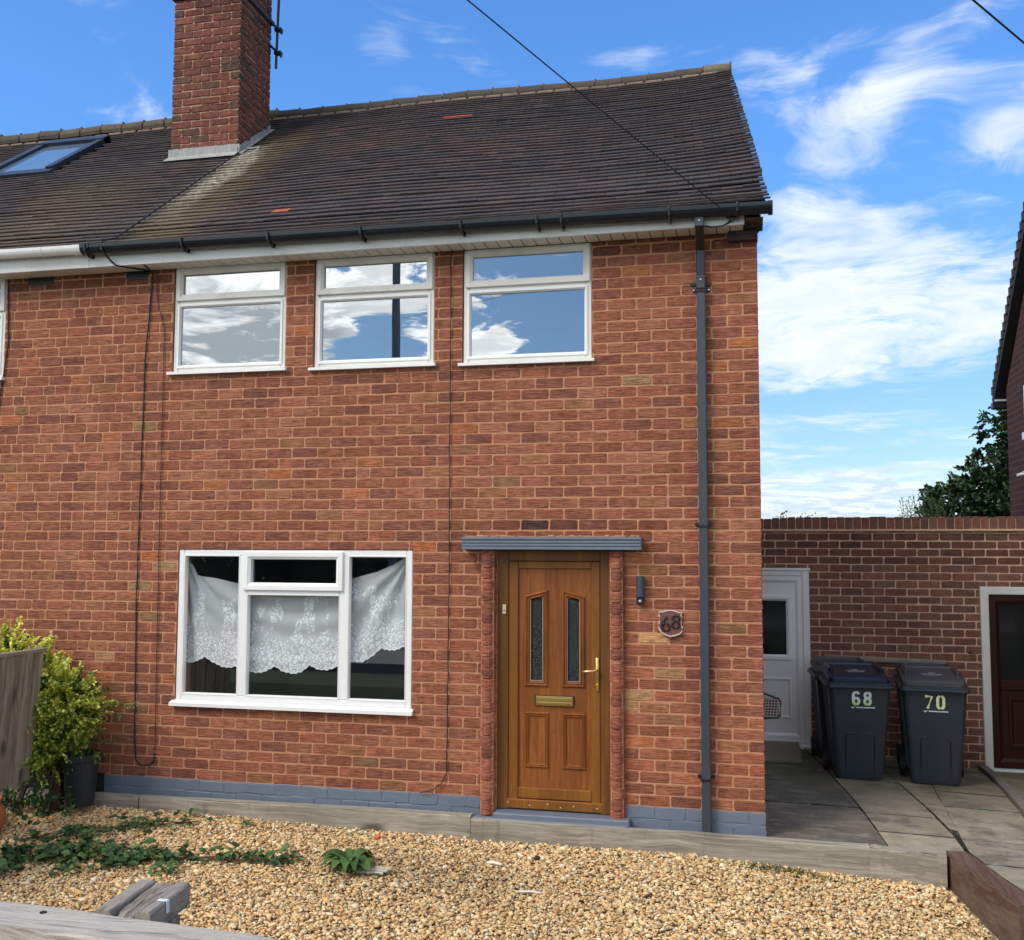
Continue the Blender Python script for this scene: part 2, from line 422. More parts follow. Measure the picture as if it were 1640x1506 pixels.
K = -.0886
mb = MB()
def xr(y): return K * y
RID_Y, RID_Z = 3.42, 7.33
mb.add([(0, .006, -.35), (xr(6.84), 6.84, -.35), (xr(6.84), 6.84, 4.55), (xr(RID_Y), RID_Y, RID_Z - .04), (0, .006, 4.55),
        (-.24, .006, -.35), (xr(6.84) - .24, 6.84, -.35), (xr(6.84) - .24, 6.84, 4.55), (xr(RID_Y) - .24, RID_Y, RID_Z - .04), (-.24, .006, 4.55)],
       [(0, 1, 2, 3, 4), (9, 8, 7, 6, 5), (0, 5, 6, 1), (1, 6, 7, 2)])
mb.box(WL, -.62, 6.6, 6.84, -.35, 4.55)
obj('side_wall', mb, M_BSH, house)
mb = MB(); mb.box(WL, -.3, .25, 6.55, -.3, -.02); mb.box(WL, -.3, 3.3, 3.4, -.02, 4.5); mb.box(WL, -.3, .25, 3.3, 2.45, 2.6)
mb.box(-5.4, -5.3, .25, 3.3, -.02, 2.45); mb.box(-2.5, -2.4, .25, 3.3, -.02, 2.45); mb.box(WL, -.3, .25, 3.3, 4.52, 4.58)
obj('room_shell', mb, M_DARKROOM, house)

# painted plinth
mb = MB()
for (a, b) in ((-5.42, -2.14), (-1.01, .0)):
    z = -.02
    pc = (0, 0, 0)
    brickwork(mb, lambda u, d, z: (u, -.004 - d, z), a, b, -.022, .156, [], [((.115, .150, .215), 1)], H=.089, jn=.005, proud=.004, jit=.004)
    mb.box(a, b, -.004, .02, -.05, .1555)
pl = obj('plinth', mb, M_GREY, wall)
mb = MB(); mb.box(-5.62, -5.424, -.006, .02, -.1, .165); mb.box(WL, -5.624, -.005, .02, -.1, .156); obj('bare_plinth', mb, mat('bitumen', (.012, .012, .013), .8, nscale=9, namt=.3), wall)
# air vents
for (a, b, c, d) in vents:
    mb = MB(); mb.box(a, b, -.003, .02, c, d, bev=.004)
    n = int((b - a) / .018)
    for i in range(n + 1):
        x = a + .004 + i * (b - a - .012) / n; mb.box(x, x + .004, -.009, -.004, c, d)
    for i in range(6): z = c + i * (d - c - .004) / 5; mb.box(a, b, -.012, -.0095, z, z + .004)
    obj('air_vent', mb, M_BLACK, wall)

# half-round brick pillars beside the door
for (x0, x1, ztop) in ((-2.136, -2.02, 2.055), (-1.13, -1.018, 2.055)):
    mb = MB(); z = .035; cx = (x0 + x1) / 2; r = (x1 - x0) / 2
    while z < ztop - .02:
        h = min(.0855, ztop - z); col = pick(PAL_HOUSE); col = (col[0] * 1.05, col[1] * 1.0, col[2]); k = 9
        prof = []
        rr = r * random.uniform(.99, 1.03); dx = random.gauss(0, .001)
        for q in range(k):
            t = math.pi * q / (k - 1); prof.append((cx + dx + rr * math.cos(t), -.008 - .075 * math.sin(t)))
        zs = [(z + .001, .95), (z + .006, 1), (z + h * .27, 1.012), (z + h * .31, .985), (z + h * .35, 1.012), (z + h * .62, 1.012), (z + h * .66, .985), (z + h * .70, 1.012), (z + h - .006, 1), (z + h - .001, .95)]
        rings = [[(cx + (px - cx) * s_, .03 + (py - .03) * s_, zz) for px, py in prof] + [(cx - rr * .9, .06, zz), (cx + rr * .9, .06, zz)] for zz, s_ in zs]
        mb.loft(rings, col)
        z += h
    p = obj('pillar', mb, M_BRICK, house)
    mb = MB(); mb.box(x0 + .008, x1 - .008, -.06, .06, .03, ztop, bev=.01); obj('pillar_mortar', mb, M_MORTAR, p)

# canopy over the door
mb = MB()
prof = [(.10, 2.058), (-.12, 2.058), (-.128, 2.062), (-.128, 2.078), (-.120, 2.081), (-.120, 2.086), (-.128, 2.089), (-.128, 2.101), (-.120, 2.104), (-.120, 2.109), (-.128, 2.112), (-.128, 2.126), (-.118, 2.130), (-.118, 2.136), (-.131, 2.139), (-.131, 2.150), (-.12, 2.155), (.10, 2.160)]
mb.prism([(a * 1, b) for a, b in [(y_, z_) for y_, z_ in prof]], 0, -2.268, -.878)
can = obj('canopy', mb, M_GREY, house)
mb = MB(); x = -2.26
while x < -.90:
    w_ = random.uniform(.02, .05); mb.box(x, x + w_ + .002, -.05 - random.uniform(0, .05), -.001, 2.1565, 2.160 + random.uniform(0, .012), bev=.003); x += w_
obj('mortar_bed', mb, M_MORTAR, can)
mb = MB(); mb.box(-2.30, -.85, .002, .22, 2.055, 2.16); obj('lintel', mb, mat('sooty_mortar', (.10, .075, .06), .95, nscale=20, namt=.3), wall)
# step
mb = MB(); mb.bbox(-2.015, -.978, -.115, .14, -.03, .068, .008); mb.bbox(-2.16, -1.0, -.12, -.002, -.05, .030, .006); obj('doorstep', mb, M_GREY, house)

# --- front door
door = thing('tmp', '', '', (0, 0, 0)); bpy.data.objects.remove(door)
YD = .03
mb = MB(); x0, x1, zb, zt = -2.022, -1.132, .072, 2.056
mb.bbox(x0, -1.928, YD - .012, .10, zb, zt, .004); mb.bbox(-1.206, x1, YD - .012, .10, zb, zt, .004); mb.bbox(-1.928, -1.206, YD - .012, .10, 1.972, zt, .004)
dframe = obj('door', mb, M_OAKD, house)
mb = MB()
mb.bbox(-1.926, -1.85, YD - .006, .09, .085, 1.968, .006); mb.bbox(-1.278, -1.208, YD - .006, .09, .085, 1.968, .006)
mb.bbox(-1.85, -1.278, YD - .005, .09, 1.912, 1.968, .006)
mb.bbox(-1.85, -1.278, YD - .005, .09, .155, .238, .006); mb.bbox(-1.96, -1.19, YD - .014, .06, .076, .150, .008)
obj('sash', mb, M_OAKF, dframe)
# slab with openings and moulded panels
mb = MB()
gl = [(-1.752, -1.662, 1.053, 1.686), (-1.462, -1.372, 1.053, 1.686)]
slab_with_holes(mb, lambda u, d, z: (u, YD + .012 - d, z), -1.849, -1.279, .2385, 1.9115, gl, .03)
slab = obj('slab', mb, M_OAKH, dframe)
mb = MB()
def ridge_loop(mb, pts, w, h, y):
    """raised moulding along a closed outline"""
    n = len(pts); cx = sum(p[0] for p in pts) / n; cz = sum(p[1] for p in pts) / n
    def off(k):
        out = []
        for i in range(n):
            p0, p1, p2 = Vector(pts[i - 1]), Vector(pts[i]), Vector(pts[(i + 1) % n])
            d1 = (p1 - p0).normalized(); d2 = (p2 - p1).normalized()
            n1 = Vector((-d1.y, d1.x)); n2 = Vector((-d2.y, d2.x)); b = (n1 + n2)
            out.append(p1 + b / (1 + n1.dot(n2)) * k)
        return out
    prof = [(0, 0), (.18, .55), (.34, 1), (.5, .45), (.62, .4), (.76, .8), (.9, .5), (1, 0)]
    rings = [[(p.x, y - hh * h, p.y) for p in off(w * t_)] for t_, hh in prof]
    for a in range(len(rings) - 1):
        r0, r1 = rings[a], rings[a + 1]
        for i in range(n): j = (i + 1) % n; mb.quad(r0[i], r0[j], r1[j], r1[i])
ys = YD + .0125
ridge_loop(mb, [(-1.803, 1.000), (-1.610, 1.000), (-1.610, 1.755), (-1.803, 1.705)], .046, .017, ys)
ridge_loop(mb, [(-1.508, 1.000), (-1.322, 1.000), (-1.322, 1.705), (-1.508, 1.755)], .046, .017, ys)
ridge_loop(mb, [(-1.800, .385), (-1.608, .385), (-1.608, .812), (-1.800, .812)], .036, .015, ys)
ridge_loop(mb, [(-1.506, .385), (-1.320, .385), (-1.320, .812), (-1.506, .812)], .036, .015, ys)
obj('moulding', mb, M_OAKH, dframe)
m_dg = glass_mat('stippled_glass', .05, (.05, .055, .06))
t = NT(m_dg.node_tree)
for nd in t.n:
    if nd.type == 'BUMP': nd.inputs['Strength'].default_value = .7
    if nd.type == 'TEX_NOISE': nd.inputs['Scale'].default_value = 130
    if nd.type == 'BSDF_GLOSSY': nd.inputs['Roughness'].default_value = .25
for (a, b, c, d), sgn in zip(gl, (1, -1)):
    mb = MB(); dz = .022
    za, zb_ = (d - dz, d) if sgn > 0 else (d, d - dz)
    mb.prism([(a, c), (b, c), (b, zb_), (a, za)], 1, YD + .018, YD + .024); obj('glass_panel', mb, m_dg, dframe)
mb = MB()
for (a, b, c, d) in gl:
    for q in ((a - .006, a, c, d), (b, b + .006, c, d), (a - .006, b + .006, c - .006, c)): mb.box(q[0], q[1], YD + .006, YD + .02, q[2], q[3])
obj('bead', mb, mat('bead_grey', (.25, .22, .19), .5), dframe)
mb = MB(); mb.bbox(-1.722, -1.41, YD + .004, YD + .02, .855, .940, .004); obj('letter_slot_surround', mb, M_RUBBER, dframe)
mb = MB(); mb.bbox(-1.712, -1.418, YD - .006, YD + .004, .862, .934, .004); mb.bbox(-1.70, -1.43, YD - .014, YD - .006, .872, .892, .003); mb.bbox(-1.70, -1.43, YD - .012, YD - .006, .9, .924, .003); obj('letter_plate', mb, M_BRASS, dframe)
mb = MB(); mb.bbox(-1.244, -1.217, YD - .018, YD - .006, .985, 1.240, .005)
mb.tube([(-1.23, YD - .01, 1.145), (-1.23, YD - .055, 1.145), (-1.25, YD - .064, 1.144), (-1.30, YD - .064, 1.138), (-1.345, YD - .058, 1.137)], [.011, .011, .010, .009, .008], 10)
mb.tube([(-1.23, YD - .02, 1.035), (-1.23, YD - .0165, 1.035)], .008, 10)
obj('handle', mb, M_BRASS, dframe, True)
for x, z in ((-1.93, .12), (-1.76, .105), (-1.62, .12), (-1.52, .10), (-1.42, .115), (-1.24, .11)):
    mb = MB(); mb.box(x, x + .008, YD - .016, YD - .012, z, z + .006); obj('screw_cap', mb, M_UPVC, dframe)
bell = MB(); bell.bbox(-1.972, -1.944, YD - .028, YD - .0125, 1.558, 1.632, .003); bo = tag(obj('doorbell', bell, mat('cream_plastic', (.6, .5, .33), .4)), 'small cream doorbell push on the left side of the brown door frame', 'doorbell')
bell2 = MB(); bell2.tube([(-1.958, YD - .029, 1.588), (-1.958, YD - .032, 1.588)], .006, 10); obj('button', bell2, mat('brown_dot', (.12, .06, .03), .4), bo)

# --- windows
def frame_rect(mb, x0, x1, z0, z1, w, y0, y1, bev=.006, wb=None):
    wb = wb or w
    mb.bbox(x0, x0 + w, y0, y1, z0, z1, bev); mb.bbox(x1 - w, x1, y0, y1, z0, z1, bev)
    mb.bbox(x0 + w, x1 - w, y0 + .0005, y1, z1 - w, z1, bev); mb.bbox(x0 + w, x1 - w, y0 + .0005, y1, z0, z0 + wb, bev)
def bevel_frame(mb, x0, x1, z0, z1, w, y, d):
    """mitred frame with sloping inner bead"""
    def ring(k, yy): return [(x0 + k, yy, z0 + k), (x1 - k, yy, z0 + k), (x1 - k, yy, z1 - k), (x0 + k, yy, z1 - k)]
    rs = [ring(0, y + d), ring(0, y + .004), ring(.004, y), ring(w * .62, y), ring(w * .66, y + .004), ring(w * .98, y + .016), ring(w, y + d)]
    for a, b in zip(rs, rs[1:]):
        for i in range(4): j = (i + 1) % 4; mb.quad(a[i], a[j], b[j], b[i])
def upper_window(x0, x1, z0, z1, lowz, parent):
    mb = MB()
    frame_rect(mb, x0, x1, z0, z1, .045, .012, .075)
    mb.bbox(x0 + .045, x1 - .045, .0125, .075, lowz, lowz + .045, .006)
    wf = obj('window', mb, M_UPVC2, parent)
    mb = MB(); bevel_frame(mb, x0 + .018, x1 - .012, lowz + .038, z1 - .004, .058, -.006, .06); obj('sash', mb, M_UPVC2, wf)
    mb = MB(); bevel_frame(mb, x0 + .030, x1 - .030, z0 + .03, lowz + .012, .03, .004, .05); obj('bead', mb, M_UPVC, wf)
    mb = MB(); mb.box(x0 + .07, x1 - .07, .030, .034, lowz + .09, z1 - .055); obj('pane', mb, M_GLASS, wf)
    mb = MB(); mb.box(x0 + .055, x1 - .055, .034, .038, z0 + .055, lowz - .012); obj('pane', mb, M_GLASS, wf)
    mb = MB(); mb.add([(x0 - .03, -.045, z0 - .028), (x1 + .025, -.045, z0 - .028), (x1 + .025, -.045, z0 - .006), (x0 - .03, -.045, z0 - .006), (x0 - .03, .03, z0 + .004), (x1 + .025, .03, z0 + .004), (x0 - .03, .03, z0 - .028), (x1 + .025, .03, z0 - .028)],
        [(0, 1, 2, 3), (3, 2, 5, 4), (0, 3, 4, 6), (1, 7, 5, 2), (0, 6, 7, 1)]); obj('sill', mb, M_UPVC, wf)
    # a grey seal line round the glass
    return wf
upper_window(-4.895, -3.852, 3.568, 4.475, 4.145, house)
upper_window(-3.592, -2.552, 3.558, 4.472, 4.130, house)
upper_window(-2.306, -1.264, 3.548, 4.470, 4.122, house)
upper_window(-7.59, -6.585, 3.58, 4.478, 4.15, house)
# lower window: fixed lights either side, top-hung light in the middle
x0, x1, z0, z1 = -4.782, -2.712, .800, 2.050
mb = MB(); frame_rect(mb, x0, x1, z0, z1, .05, .004, .07)
mb.bbox(-4.222, -4.150, .003, .07, z0 + .05, z1 - .05, .006); mb.bbox(-3.330, -3.258, .003, .07, z0 + .05, z1 - .05, .006); mb.bbox(-4.150, -3.330, .0035, .07, 1.684, 1.745, .006)
lw = obj('window', mb, M_UPVC, house)
mb = MB(); bevel_frame(mb, -4.180, -3.300, 1.718, 2.034, .062, -.018, .06); obj('sash', mb, M_UPVC, lw)
mb = MB()
for a, b, c, d in ((-4.735, -4.218, .845, 2.008), (-4.155, -3.326, .845, 1.690), (-3.262, -2.758, .845, 2.008)): bevel_frame(mb, a, b, c, d, .016, .001, .05)
obj('bead', mb, M_UPVC, lw)
for a, b, c, d in ((-4.735, -4.215, .845, 2.006), (-4.152, -3.328, .845, 1.690), (-3.262, -2.755, .845, 2.006), (-4.13, -3.35, 1.775, 1.985)):
    mb = MB(); mb.box(a, b, .030, .034, c, d); obj('pane', mb, M_GLASSL, lw)
mb = MB(); mb.add([(-4.812, -.05, .755), (-2.690, -.05, .755), (-2.690, -.05, .782), (-4.812, -.05, .782), (-4.812, .02, .806), (-2.690, .02, .806), (-4.812, .02, .755), (-2.690, .02, .755)],
    [(0, 1, 2, 3), (3, 2, 5, 4), (0, 3, 4, 6), (1, 7, 5, 2), (0, 6, 7, 1)]); obj('sill', mb, M_UPVC, lw)

# lace curtain
CT = [(-4.752, 2.0), (-4.70, 1.91), (-4.656, 1.832), (-4.476, 1.807), (-4.272, 1.768), (-4.1, 1.745), (-3.75, 1.735), (-3.45, 1.755), (-3.275, 1.814), (-3.038, 1.876), (-2.9, 1.935), (-2.804, 1.99), (-2.770, 1.99)]
CB = [(-4.763, 1.102), (-4.70, 1.096), (-4.63, 1.118), (-4.56, 1.150), (-4.50, 1.11), (-4.406, 1.071), (-4.33, 1.066), (-4.25, 1.088), (-4.171, 1.048), (-4.10, 1.03), (-4.03, 1.038), (-3.924, 1.089), (-3.86, 1.05), (-3.76, 1.032), (-3.69, 1.05), (-3.615, 1.106), (-3.55, 1.075), (-3.47, 1.070), (-3.40, 1.09), (-3.33, 1.15), (-3.264, 1.148), (-3.16, 1.145), (-3.08, 1.19), (-3.006, 1.257), (-2.94, 1.245), (-2.87, 1.25), (-2.77, 1.29)]
def interp(P, x):
    for (a, b), (c, d) in zip(P, P[1:]):
        if x <= c: return b + (d - b) * (x - a) / (c - a)
    return P[-1][1]
nu, nv = 260, 60; mb = MB(); vs = []; uvs = []
for i in range(nu + 1):
    x = -4.752 + (4.752 - 2.772) * i / nu; zt_, zb2 = interp(CT, x), interp(CB, x) + .004 * math.sin(x * 140)
    for j in range(nv + 1):
        v = j / nv; z = zb2 + (zt_ - zb2) * v
        # folds fan out of the two pinned corners
        aR = math.atan2(z - 2.0, x + 2.76); aL = math.atan2(z - 2.0, -(x + 4.77))
        wR = max(0, 1 - abs(x + 2.76) / .9); wL = max(0, 1 - abs(x + 4.77) / .45)
        y = .085 + .022 * math.sin(aR * 16) * wR * min(1, 4 * (1 - v) + .3) + .018 * math.sin(aL * 22) * wL + .014 * math.sin((z - .5 * (x + 3.7) ** 2) * 34) * (1 - wR) * (1 - wL) * v
        vs.append((x, y, z)); uvs.append((x, z - zb2))
fs = [(i * (nv + 1) + j, (i + 1) * (nv + 1) + j, (i + 1) * (nv + 1) + j + 1, i * (nv + 1) + j + 1) for i in range(nu) for j in range(nv)]
mb.add(vs, fs)
m, t, out = new_mat('lace')
uv = t.new('ShaderNodeUVMap').outputs[0]
vo = t.new('ShaderNodeTexVoronoi', {'Scale': 9.5, 'Vector': t.mix(.03, uv, t.new('ShaderNodeTexNoise', {'Scale': 22., 'Vector': uv}).outputs[1])})
ring = t.m('ABSOLUTE', t.m('SINE', t.m('MULTIPLY', vo.outputs[0], 20.)))
vo2 = t.new('ShaderNodeTexVoronoi', {'Scale': 30., 'Vector': uv}, feature='DISTANCE_TO_EDGE')
leafy = t.sstep(vo2.outputs[0], .04, .10)
s = t.new('ShaderNodeSeparateXYZ', {0: uv})
big = t.noise(t.mapping(uv, (7., 4.2, 1)), 1., 3, .5)
band = t.m('ADD', t.sstep(t.m('SUBTRACT', .27, s.outputs[1]), -.05, .12), t.m('MULTIPLY', t.m('MULTIPLY', t.sstep(big, .50, .58), t.sstep(t.m('SUBTRACT', .66, s.outputs[1]), 0, .06)), .9), clamp=True)
edge = t.sstep(t.m('SUBTRACT', .014, s.outputs[1]), 0, .004)
motif = t.m('MULTIPLY', band, t.m('MULTIPLY', t.sstep(ring, .15, .6), leafy))
al = t.m('ADD', .56, t.m('MULTIPLY', motif, .5), clamp=True)
al = t.m('MAXIMUM', al, edge)
d = t.new('ShaderNodeBsdfDiffuse', {'Color': (.95, .99, 1.)}); d2 = t.new('ShaderNodeBsdfTranslucent', {'Color': (.7, .75, .76)})
mx = t.new('ShaderNodeMixShader', {0: .1}); t.l.new(d.outputs[0], mx.inputs[1]); t.l.new(d2.outputs[0], mx.inputs[2])
tr = t.new('ShaderNodeBsdfTransparent'); mx2 = t.new('ShaderNodeMixShader', {0: al}); t.l.new(tr.outputs[0], mx2.inputs[1]); t.l.new(mx.outputs[0], mx2.inputs[2])
t.l.new(mx2.outputs[0], out.inputs[0])
cur = obj('lace_curtain', mb, m, smooth=True); uvl = cur.data.uv_layers.new(name='UVMap')
li = np.zeros(len(cur.data.loops), dtype=np.int32); cur.data.loops.foreach_get('vertex_index', li)
uvl.data.foreach_set('uv', np.array(uvs, dtype=np.float32)[li].ravel())
tag(cur, 'white floral lace curtain pinned up sagging behind the ground floor window', 'curtain')

# --- roof
PROF = [(-.27, 4.605), (-.10, 4.700), (.10, 4.835), (.5, 5.155), (RID_Y, RID_Z)]
def roof_z(y): return interp(PROF, y)
ax = [0]; 
for (a, b), (c, d) in zip(PROF, PROF[1:]): ax.append(ax[-1] + math.hypot(c - a, d - b))
def along(s_):
    for i in range(len(PROF) - 1):
        if s_ <= ax[i + 1] or i == len(PROF) - 2:
            f = (s_ - ax[i]) / (ax[i + 1] - ax[i]); a, b = PROF[i], PROF[i + 1]
            return a[0] + (b[0] - a[0]) * f, a[1] + (b[1] - a[1]) * f, math.atan2(b[1] - a[1], b[0] - a[0])
def lift(x, y): return .045 * (.25 + .75 * min(1, max(0, (y + .27) / 1.2))) * math.exp(-max(0, .07 + K * y - x) / .42) + .012 * math.sin(x * 1.7 + 1) * min(1, max(0, (y + .2)))
gauge = ax[-1] / 46.
mb = MB(); sky_hole = (-8.66, -7.66, 2.0, 3.05)
for r_ in range(46):
    s0 = r_ * gauge; y, z, th = along(s0 + .001); cy, sy = math.cos(th), math.sin(th)
    xe = .075 + K * y + random.gauss(0, .003); x = xe + .0 - (.0825 if r_ % 2 else 0)
    wavez = random.gauss(0, .0015)
    first = True
    while x > -11.2:
        w = .165
        if first and r_ % 2 == 1: xa, xb = xe, x; 
        a, b = (x - w, x)
        if first and r_ % 2: a, b = xe - .0825, xe
        elif first: a, b = xe - .165 - .0, xe
        x = a; first = False
        if -8.66 < (a + b) / 2 < -7.66 and 1.98 < y < 3.08: continue
        base = random.choice([(.062, .046, .045), (.053, .044, .045), (.070, .050, .046), (.050, .043, .046), (.063, .053, .051)])
        k = random.uniform(.85, 1.15); col = tuple(c_ * k for c_ in base)
        if (abs((a + b) / 2 + 4.09) < .12 and r_ == 7) or (abs((a + b) / 2 + 3.11) < .12 and r_ == 36): col = (.42, .11, .06)
        g_ = .0016; t_ = .013 + random.gauss(0, .0012); ln = gauge * 1.25
        lz = wavez; tilt = .012 + random.gauss(0, .0008); dl = random.gauss(0, .0015)
        def P(xx, s_, h_):   # s along the slope, h above
            return (xx, y + cy * (s_ + dl) - sy * h_, z + sy * (s_ + dl) + cy * h_ + lz + lift(xx, y))
        vs = [P(a + g_, 0, tilt - .002), P(b - g_, 0, tilt - .002), P(b - g_, 0, tilt + t_ - .003), P(a + g_, 0, tilt + t_ - .003), P(b - g_, .003, tilt + t_), P(a + g_, .003, tilt + t_), P(b - g_, ln, t_ * .2), P(a + g_, ln, t_ * .2), P(a + g_, ln, -.008), P(b - g_, ln, -.008)]
        mb.add(vs, [(0, 1, 2, 3), (3, 2, 4, 5), (5, 4, 6, 7), (0, 3, 5, 7, 8), (1, 9, 6, 4, 2), (0, 8, 9, 1)], col)
# under sheet
for (a, b), (c, d) in zip(PROF, PROF[1:]): mb.quad((-11.2, a, b - .012), (.05 + K * a, a, b - .012), (.05 + K * c, c, d - .012), (-11.2, c, d - .012), (.02, .016, .015))
# rear slope
mb.quad((-11.2, 7.1, 4.6), (.05 + K * 7.1, 7.1, 4.6), (.05 + K * RID_Y, RID_Y, RID_Z), (-11.2, RID_Y, RID_Z), (.05, .04, .037))
m, t, out = new_mat('roof_tile')
co = t.new('ShaderNodeTexCoord').outputs['Object']; c = t.new('ShaderNodeAttribute', attribute_name='Col').outputs['Color']
sp = t.new('ShaderNodeSeparateXYZ', {0: co}); X = t.m('ADD', sp.outputs[0], -3.0); Y = sp.outputs[1]
f = t.m('MULTIPLY_ADD', t.noise(co, 9, 6, .6), .7, .65); c = t.mix(1, c, t.new('ShaderNodeCombineColor', {0: f, 1: f, 2: f}).outputs[0], 'MULTIPLY')
big = t.noise(co, .8, 4, .6); c = t.mix(t.sstep(big, .48, .72), c, t.mix(1, c, (1.5, 1.2, 1.05), 'MULTIPLY'))
# lime and lichen run-off below the chimney
nz = t.noise(t.mapping(co, (1.6, .5, .5)), 3.2, 6, .7); nf = t.noise(co, 26, 4, .7)
def streak(cx_, w_, ytop, amp):
    dx = t.m('ABSOLUTE', t.m('SUBTRACT', t.m('ADD', X, t.m('MULTIPLY', t.m('SUBTRACT', nz, .5), .5)), cx_))
    g_ = t.m('SUBTRACT', 1, t.sstep(dx, w_ * .25, w_)); return t.m('MULTIPLY', t.m('MULTIPLY', g_, t.m('SUBTRACT', 1, t.sstep(Y, ytop - .15, ytop + .35))), amp)
wst = t.m('MULTIPLY', t.m('MULTIPLY', streak(-5.27, .24, 2.1, 1.), t.sstep(Y, .15, 1.3)), t.m('MULTIPLY_ADD', t.sstep(nf, .35, .65), .7, .3), clamp=True)
yst = t.m('MULTIPLY', t.m('ADD', t.m('ADD', streak(-5.08, .46, 2.6, .6), streak(-6.7, .8, 1.5, .30)), streak(-5.5, 1.6, 1.2, .16)), t.m('MULTIPLY_ADD', nf, .9, .3), clamp=True)
c = t.mix(t.m('MULTIPLY', yst, .8), c, (.20, .145, .055)); c = t.mix(t.m('MULTIPLY', wst, .85), c, (.50, .46, .36))
b = t.new('ShaderNodeBsdfPrincipled', {'Roughness': .72, 'Specular IOR Level': .35, 'Base Color': c})
bn = t.new('ShaderNodeBump', {'Strength': .5, 'Distance': .004}); t.set(bn, 'Height', t.noise(co, 70, 4)); t.set(b, 'Normal', bn.outputs[0]); t.l.new(b.outputs[0], out.inputs[0])
M_TILE = m
roof = obj('roof', mb, m, house)
# ridge tiles
mb = MB(); mo = MB(); x = .075 + K * RID_Y + .005; i = 0
while x > -11.2:
    w = .30 + random.gauss(0, .004); left = x < -5.5
    r0 = .100 * (1.12 if left else 1); base = random.choice([(.065, .050, .040), (.055, .047, .042), (.075, .055, .040), (.05, .042, .04)]) if not left else random.choice([(.085, .070, .045), (.06, .052, .040), (.10, .082, .048)])
    if i == 0: base = (.15, .13, .085)
    zc = RID_Z - .030 + .035 * min(1, max(0, (-x - 4) / 4)) + lift(x - .15, RID_Y) * .9 + random.gauss(0, .002); tl = random.gauss(0, .004)
    for (xa, xb, rr, cc) in ((x - w + .006, x - .006, r0, base),):
        rings = []
        for q, dxx in enumerate((xa, xa + .01, xb - .01, xb)):
            k = rr * (.93 if q in (0, 3) else 1)
            rings.append([(dxx, RID_Y + k * 1.15 * math.cos(a_), zc + (tl if q < 2 else -tl) + k * .95 * math.sin(a_)) for a_ in [math.pi * (-.12 + 1.24 * j / 10) for j in range(11)]])
        mb.loft(rings, cc)
    mo.box(x - .012, x + .010, RID_Y - r0 * .98, RID_Y + r0 * .9, zc - .02, zc + r0 * .86, bev=.02)
    x -= w; i += 1
for q in range(52):
    xa = -11 + q * .205; mo.box(xa, xa + .2, RID_Y - .125 - random.uniform(0, .012), RID_Y + .12, RID_Z - .12, RID_Z - .045 + lift(xa, RID_Y), bev=.02)
rd = obj('ridge', mb, mat('ridge_tile', attr=True, rough=.85, nscale=14, namt=.45, bump=.4, dirt=.5, dirtcol=(.05, .045, .04)), roof, False)
obj('ridge_mortar', mo, mat('ridge_bed', (.22, .155, .11), .95, nscale=7, namt=.5, bump=.6, dirt=.95, dirtcol=(.08, .07, .06)), roof)
# skylight
mb = MB(); 
def RP(x, y, h): th = math.atan2(.764, 1); return (x, y - h * math.sin(th), roof_z(y) + h * math.cos(th))
def slope_box(mb, x0, x1, y0, y1, h0, h1, col=None):
    vs = [RP(x, y, h) for h in (h0, h1) for y in (y0, y1) for x in (x0, x1)]
    mb.add(vs, [(0, 2, 3, 1), (4, 5, 7, 6), (0, 1, 5, 4), (1, 3, 7, 5), (3, 2, 6, 7), (2, 0, 4, 6)], col)
sx0, sx1, sy0, sy1 = -8.62, -7.70, 2.03, 3.05
slope_box(mb, sx0, sx0 + .09, sy0, sy1, -.02, .075); slope_box(mb, sx1 - .09, sx1, sy0, sy1, -.02, .075); slope_box(mb, sx0, sx1, sy1 - .10, sy1 + .02, -.02, .085); slope_box(mb, sx0 - .02, sx1 + .02, sy0 - .09, sy0 + .03, -.02, .05)
sk = obj('skylight', mb, mat('skylight_grey', (.030, .035, .043), .4), roof)
mb = MB(); slope_box(mb, sx0 + .09, sx1 - .09, sy0 + .03, sy1 - .10, .03, .04); m_sg = mat('skylight_sky_tint', (.13, .19, .25), .08, spec=.8, coat=.6); obj('skylight_pane', mb, m_sg, roof)  # blue-grey sky reflection put into the pane colour
# fascia, soffit, gutters
M_GLOSSB = mat('gutter_black', (.010, .014, .019), .24, nscale=2, namt=.2, dirt=.3, dirtcol=(.03, .03, .03))
mb = MB(); mb.bbox(WL, -.09, -.20, -.178, 4.470, 4.60, .003); fa = obj('fascia', mb, mat('fascia_white', (.76, .75, .71), .4, nscale=4, namt=.08, dirt=.35, dirtcol=(.34, .32, .28)), house)
for a_, b_ in ((-5.62, -5.605), (-4.9, -4.893), (-2.75, -2.744)):
    mb = MB(); mb.box(a_, b_, -.2035, -.1995, 4.468, 4.60); obj('fascia_joint', mb, M_UPVC, fa)
mb = MB(); x = -.10
while x > WL: mb.bbox(x - .093, x, -.178, -.002, 4.4705, 4.482, .003); x -= .10
so = obj('soffit', mb, M_UPVC2, house)
mb = MB(); x = -.10
while x > WL: mb.box(x - .0985, x + .0005 - .0, -.178, -.002, 4.4745, 4.481); x -= .10
obj('soffit_groove', mb, mat('groove_grey', (.10, .095, .085), .8), so)
